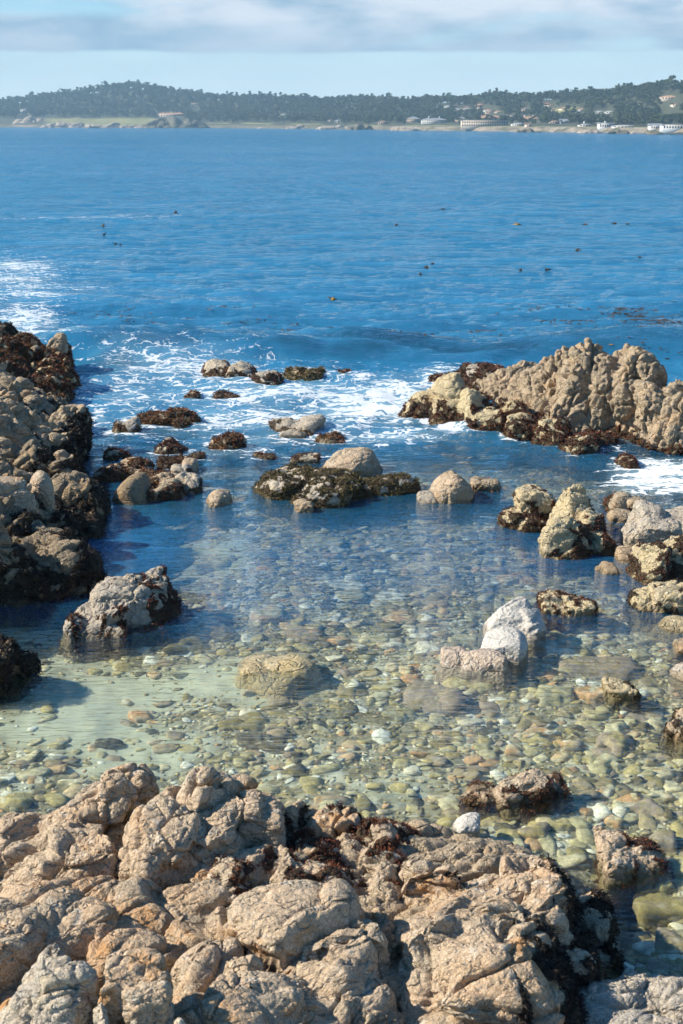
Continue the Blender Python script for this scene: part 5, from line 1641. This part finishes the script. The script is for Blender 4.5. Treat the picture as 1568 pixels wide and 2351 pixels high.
# ------------------------------------------------------------------ floating kelp
M_KELP = weed_material('kelp', [(0.03, 0.018, 0.008), (0.10, 0.055, 0.015), (0.28, 0.15, 0.02), (0.5, 0.28, 0.03)])
KN = 0
for (u_, v_, s_, tnt, lab) in (
        (765, 690, 1.5, .85, 'golden kelp head floating nearest in the open water, centre'),
        (403, 490, 1.5, .2, 'tiny dark kelp head far out on the thin foam line, left'),
        (237, 521, 1.2, .5, 'brownish kelp head at the left, upper of a close pair'),
        (239, 543, 1.1, .2, 'dark kelp head at the left, lower of a close pair'),
        (265, 560, 1.2, .15, 'dark kelp bulb left of its twin, above the left wash'),
        (276, 562, 1.0, .1, 'flat dark kelp bulb touching its twin on the right'),
        (1189, 516, 1.6, .9, 'golden kelp head far out right of the centre'),
        (1345, 515, 1.3, .35, 'small brown kelp head far out, third from the right edge'),
        (1411, 512, 1.2, .3, 'small brown kelp head far out, second from the right edge'),
        (1440, 514, 1.0, .3, 'smallest far kelp head, nearest the right edge'),
        (1325, 573, 1.5, .1, 'wide black kelp clump right of the centre in open water'),
        (980, 616, 1.2, .15, 'dark kelp head, middle of a slanting row of three'),
        (993, 608, 1.0, .2, 'dark kelp head, upper right of a slanting row of three'),
        (965, 630, 1.2, .3, 'dark kelp head, lower left of a slanting row of three'),
        (1195, 625, 1.3, .15, 'low dark kelp streak left of the upright kelp bulb'),
        (1255, 624, 1.3, .1, 'upright dark kelp bulb right of the low kelp streak'),
        (1468, 593, 1.0, .2, 'lone dark kelp bulb close to the right edge'),
        (910, 518, 1.3, .1, 'thin dark kelp line far out above the centre'),
        (1015, 482, 1.2, .2, 'farthest kelp head, just right of the centre')):
    KN += 1
    x_, y_ = P(u_, v_)
    root = bpy.data.objects.new('floating_kelp', None)
    COL.objects.link(root)
    root.location = (x_, y_, float(water_z(np.array([x_]), np.array([y_]))[0]))
    tag(root, lab, 'kelp', 'bull kelp heads floating in the bay')
    k_ = max(1.0, y_ / 75) * s_ * .5
    rr = np.random.RandomState(KN)
    q = facet_shape(ICO2[0], KN, 6, 4) * np.array([.10, .08, .085]) * k_ + np.array([0, 0, .045 * k_])
    bm_ = mesh_from('bulb', q, ICO2[1])
    attr(bm_, 'tint', np.full(len(q), tnt))
    link('bulb', bm_, M_KELP, root)
    pt = np.array([[0, 0, .05 * k_]])
    pv, pf, idx, _ = blades(np.repeat(pt, 2, 0) + np.array([[.05, 0, 0], [-.05, 0, 0]]) * k_, np.array([[0, 0, .3], [0, 0, .3]]), 14, .30 * k_, .07 * k_, KN, droop=.9, spread=1.4)
    pv[:, 2] = np.maximum(pv[:, 2], .01)
    fm = mesh_from('frond', pv, pf, smooth=False)
    attr(fm, 'tint', np.clip(np.repeat(rr.normal(tnt * .8, .1, 14), 6), 0, 1))
    link('frond', fm, M_KELP, root)

# strands of loose weed drifting in bands, nobody could count them
rr = np.random.RandomState(91)
pts = []
for cu, cv_, ru, rv, n_ in ((1450, 722, 110, 10, 148), (1490, 752, 90, 14, 135), (1530, 775, 50, 14, 54), (1290, 745, 90, 10, 40), (1130, 765, 110, 6, 36), (930, 772, 120, 5, 40), (720, 776, 120, 4, 45),
                            (250, 722, 70, 6, 40), (520, 715, 90, 6, 18), (330, 742, 100, 8, 27), (430, 770, 120, 5, 22), (620, 745, 110, 10, 15), (1220, 716, 80, 8, 27), (900, 790, 260, 10, 31), (1450, 830, 120, 20, 22)):
    a = rr.normal(size=(n_, 2))
    uu_ = cu + a[:, 0] * ru * .55
    vv_ = cv_ + a[:, 1] * rv * .55
    for p_, q_ in zip(uu_, vv_):
        pts.append(P(p_, q_))
pts = np.array(pts)
# gather the strands into little rafts
gn = fbm(np.stack([pts[:, 0] * .8, pts[:, 1] * .8, pts[:, 0] * 0], 1), 2, 7)
pts = pts[gn > -.25]
wz_ = water_z(pts[:, 0], pts[:, 1])
base = np.stack([pts[:, 0], pts[:, 1], wz_ + .008], 1)
base = np.repeat(base, 3, 0) + rr.normal(size=(len(base) * 3, 3)) * np.array([.10, .07, .004])
ln = rr.uniform(.04, .13, len(base))
an = rr.normal(0, .6, len(base))
d_ = np.stack([np.cos(an), np.sin(an), rr.uniform(0, .25, len(base))], 1)
sd_ = np.stack([-np.sin(an), np.cos(an), rr.uniform(.2, .8, len(base))], 1) * (ln * .16)[:, None]
m_ = base + d_ * (ln * .5)[:, None]
e_ = base + d_ * ln[:, None] * np.array([1, 1, .2])
V = np.stack([base - sd_ * .5, base + sd_ * .5, m_ + sd_, m_ - sd_, e_ + sd_ * .3, e_ - sd_ * .3], 1).reshape(-1, 3)
b_ = np.arange(len(base))[:, None] * 6
F = np.concatenate([b_ + np.array([0, 1, 2, 3]), b_ + np.array([3, 2, 4, 5])])
me = mesh_from('drifting_seaweed', V, F, smooth=False)
attr(me, 'tint', np.repeat(np.clip(rr.normal(.12, .16, len(base)), 0, 1), 6))
tag(link('drifting_seaweed', me, M_KELP), 'brown shreds of weed drifting in bands behind the swell', 'seaweed', kind='stuff')

# ------------------------------------------------------------------ larger stones lying under the water
def sunk(u, v, wpx, dep, h, tint, label, seed, z=None, k=8, rot=0, name='submerged_rock', n=7, cat='rock', group=None):
    zb0 = -0.18
    x, y = P(u, v, zb0)
    zb1 = float(bed_z(np.array([x]), np.array([y]))[0]) if z is None else z
    x, y = P(u, v, zb1 + h * .5)
    w = wpx / KF * depth(y, zb1)
    T = ICO4 if wpx > 60 else ICO3
    q = facet_shape(T[0], seed, n, k, .65) * np.array([w / 2, dep / 2, h])
    c_, s_ = math.cos(R(rot)), math.sin(R(rot))
    q = np.stack([q[:, 0] * c_ - q[:, 1] * s_, q[:, 0] * s_ + q[:, 1] * c_, q[:, 2]], 1)
    wp = q + np.array([x, y, 0])
    dn = (.05 * fbm(wp * 4, 5, seed, gain=.6) - .03 * fbm(wp * 6, 3, seed + 9, ridge=True)) * min(1, w * 1.6)
    nn_ = q / (np.linalg.norm(q, axis=1)[:, None] + 1e-9)
    q = q + nn_ * dn[:, None]
    # keep its top below the surface
    top = zb1 + q[:, 2].max()
    zc = zb1 if top < -.03 else zb1 - (top + .03)
    me = mesh_from(name, q, T[1])
    attr(me, 'tint', np.clip(tint + .12 * fbm(wp * 6, 3, seed + 1), 0, 1))
    o = link(name, me, M_STONE, loc=(x, y, zc))
    tag(o, label, cat, group)
    return o


SK = [
    (1000, 1590, 160, .75, .20, .40, 'broad purplish-grey flat rock under water below the long tan slab'),
    (1370, 1530, 190, .8, .14, .42, 'large flat grey-brown rock under water left of the right edge'),
    (1090, 1560, 170, .5, .14, .55, 'yellow-green rock lying under the front of the long tan slab'),
    (1275, 1590, 110, .5, .16, .62, 'grey submerged rock left of the orange patch'),
    (1362, 1592, 70, .45, .14, .85, 'orange submerged slab touching the square tan stone'),
    (985, 1490, 70, .35, .10, .95, 'pale white sunken stone left of the long tan slab'),
    (610, 1414, 95, .45, .14, .76, 'flat cream block under water left of the centre'),
    (810, 1330, 44, .30, .10, .93, 'small pale wedge under water in the centre of the pool'),
    (355, 1272, 70, .55, .22, .50, 'dim pinkish boulder under blue water right of the left cliff'),
    (250, 1315, 90, .6, .22, .60, 'pale grey sunken boulder in front of the left cliff'),
    (490, 1290, 90, .5, .12, .70, 'long slanting pale rock under the blue water left of centre'),
    (1190, 1328, 110, .4, .10, .84, 'reddish long flat rock under water right of the centre'),
    (1130, 1306, 60, .3, .08, .82, 'small reddish sunken slab above the long reddish one'),
    (1190, 1232, 60, .3, .12, .95, 'white sunken slab below the left of the peaked rock'),
    (740, 1244, 110, .5, .10, .62, 'pale sunken plate at the far side of the pool'),
    (800, 1365, 90, .5, .10, .58, 'grey-green sunken stone below the pale wedge'),
    (1310, 1415, 60, .3, .08, .78, 'light sunken stone below the weedy-capped rock'),
    (1230, 1680, 90, .3, .07, .84, 'orange-brown flat stone in the right half of the pool bed'),
    (1420, 1710, 110, .5, .12, .45, 'brown sunken boulder in the lower right pool'),
    (1420, 1672, 70, .3, .10, .66, 'pinkish flat stone behind the brown sunken boulder'),
    (1390, 1745, 80, .22, .08, .64, 'thin flat stone in front of the brown sunken boulder'),
    (1380, 1862, 60, .25, .10, .97, 'pale blue-grey stone under water right of the orange-edged rock'),
    (1225, 1905, 85, .30, .10, .48, 'square olive slab in shallow water behind the largest boulder'),
    (1140, 1885, 80, .25, .08, .46, 'olive oval stone right of the round grey-white stone'),
    (1170, 1920, 60, .2, .07, .47, 'small olive stone in front of the oval one'),
    (1290, 1890, 80, .22, .07, .52, 'long flat greenish stone right of the square olive slab'),
    (1480, 1850, 100, .35, .10, .40, 'dark olive stone near the right edge, level with the orange-edged rock'),
    (1520, 1930, 70, .3, .12, .38, 'brown-green sunken stone right of the weed-crested rock'),
    (1525, 2075, 150, .5, .16, .30, 'large mossy yellow-brown boulder under water at the right edge'),
    (1522, 2038, 55, .2, .14, .50, 'yellow rounded stone behind the large mossy boulder'),
    (1555, 1985, 70, .3, .12, .56, 'tan flat stone at the right edge above the yellow stone'),
    (1545, 2160, 90, .4, .12, .36, 'olive-stained stone at the right edge, by the rippled shelf'),
    (560, 1655, 120, .45, .08, .30, 'low olive rock patch under water left of the centre'),
    (430, 1480, 110, .5, .10, .22, 'dark weedy stone under water below the cracked grey boulder'),
    (520, 1455, 90, .4, .09, .18, 'dark purple-brown sunken stone right of the cracked grey boulder'),
    (700, 1455, 100, .5, .09, .38, 'brownish sunken plate behind the yellow-tan boulder'),
    (250, 1705, 70, .25, .07, .06, 'nearly black small stone on pale sand at the left'),
    (320, 1645, 60, .25, .07, .80, 'reddish brown stone on pale sand at the left'),
    (295, 1612, 34, .15, .05, .84, 'small orange stone on pale sand, left half of the pool'),
    (400, 1690, 50, .2, .06, .42, 'olive stone with a dark shadow on pale sand'),
    (30, 1830, 100, .35, .12, .50, 'mossy orange-brown rock under water at the left edge by the ridge'),
    (600, 1700, 130, .4, .08, .14, 'dark flat rock patch in the middle left of the pool bed'),
    (800, 1590, 60, .25, .07, .32, 'small brown sunken stone right of the yellow-tan boulder'),
    (920, 1640, 80, .3, .08, .58, 'greenish sunken stone below the purplish flat rock'),
    (1050, 1700, 60, .25, .06, .70, 'pale flat stone in the middle of the lower pool'),
    (640, 1610, 60, .25, .07, .36, 'brown stone just below the yellow-tan boulder'),
    (1470, 1500, 70, .3, .08, .60, 'flat grey stone left of the right edge, below the cream slab'),
    (1340, 1478, 80, .3, .08, .72, 'tan flat sunken stone right of the pale grey block'),
    (1200, 1575, 50, .2, .06, .74, 'small cream stone between the grey and the yellow-green sunken rocks'),
]
for k_, (u_, v_, w_, d_, h_, t_, l_) in enumerate(SK):
    sunk(u_, v_, w_, d_, h_, t_, l_, 700 + k_, rot=(k_ * 37) % 30 - 15)
SLABS = 'pale flat slab half buried in the blue far half of the pool bed'
rq = random.Random(41)
for q_ in range(46):
    u_, v_ = rq.uniform(430, 1330), rq.uniform(1190, 1500)
    w_ = rq.uniform(45, 110) * (.7 + .3 * (v_ - 1190) / 300)
    sunk(u_, v_, w_, w_ / KF * 18 * rq.uniform(.6, 1.0), rq.uniform(.04, .08), rq.choice([.95, .90, .76, .74, .6, .97, .8]), SLABS, 1200 + q_, rot=rq.uniform(-50, 50), name='flat_stone', cat='stone', group='pale slabs on the far half of the pool bed', n=6)
# cobbles big enough to count, anonymous among their likes
rr = random.Random(5)
GR = [(1060, 'olive and grey cobble lying on the pool bed near the centre', 'cobbles near the centre of the pool bed'), (1700, 'olive and tan cobble on the right half of the pool bed', 'cobbles on the right half of the pool bed')]
k_ = 0
while k_ < 190:
    u_, v_ = rr.uniform(560, 1560), rr.uniform(1210, 1900)
    if v_ > 1760 and u_ < 900: continue
    if rr.random() > .35 + .65 * (u_ > 900): continue
    g_ = GR[0] if u_ < 1060 else GR[1]
    w_ = rr.uniform(24, 62) * (0.6 + 0.4 * (v_ - 1100) / 700)
    sunk(u_, v_, w_, w_ / KF * 15 * rr.uniform(.6, .9), rr.uniform(.03, .07), min(.97, max(.05, rr.gauss(.55, .24))), g_[1], 800 + k_, rot=rr.uniform(-90, 90), name='cobble', cat='stone', group=g_[2], n=6)
    k_ += 1

# ------------------------------------------------------------------ swash where the sea washes round the rocks
nv_ = len(me_sea.vertices)
co = np.empty(nv_ * 3, dtype=np.float32)
me_sea.vertices.foreach_get('co', co)
co = co.reshape(-1, 3)
fo = np.empty(nv_, dtype=np.float32)
me_sea.attributes['foam'].data.foreach_get('value', fo)
near = np.nonzero((co[:, 1] > 22) & (co[:, 1] < 42) & (np.abs(co[:, 0]) < 11))[0]
cx, cy2 = co[near, 0], co[near, 1]
add = np.zeros(len(near))
for L in ALL_LUMPS:
    X0, Y0, Z0 = L['c']
    if not (23.5 < Y0 < 41): continue
    rx, ry = L['r'][0], L['r'][1]
    dx_, dy_ = cx - X0, cy2 - Y0
    rr_ = np.sqrt((dx_ / rx) ** 2 + (dy_ / ry) ** 2 + 1e-6)
    dist = (rr_ - 1) * min(rx, ry)
    add = np.maximum(add, np.exp(-np.clip(dist, 0, 9) / 0.28) * (dist > -.5))
k_ = 0.30 + 0.35 * sstep(.1, .4, fo[near])
k_ = k_ * sstep(22.5, 26.5, cy2)
fo[near] = np.maximum(fo[near], add * k_ * (0.9 + .6 * fbm(np.stack([cx * .9, cy2 * .9, cx * 0], 1), 2, 88)))
me_sea.attributes['foam'].data.foreach_set('value', fo)
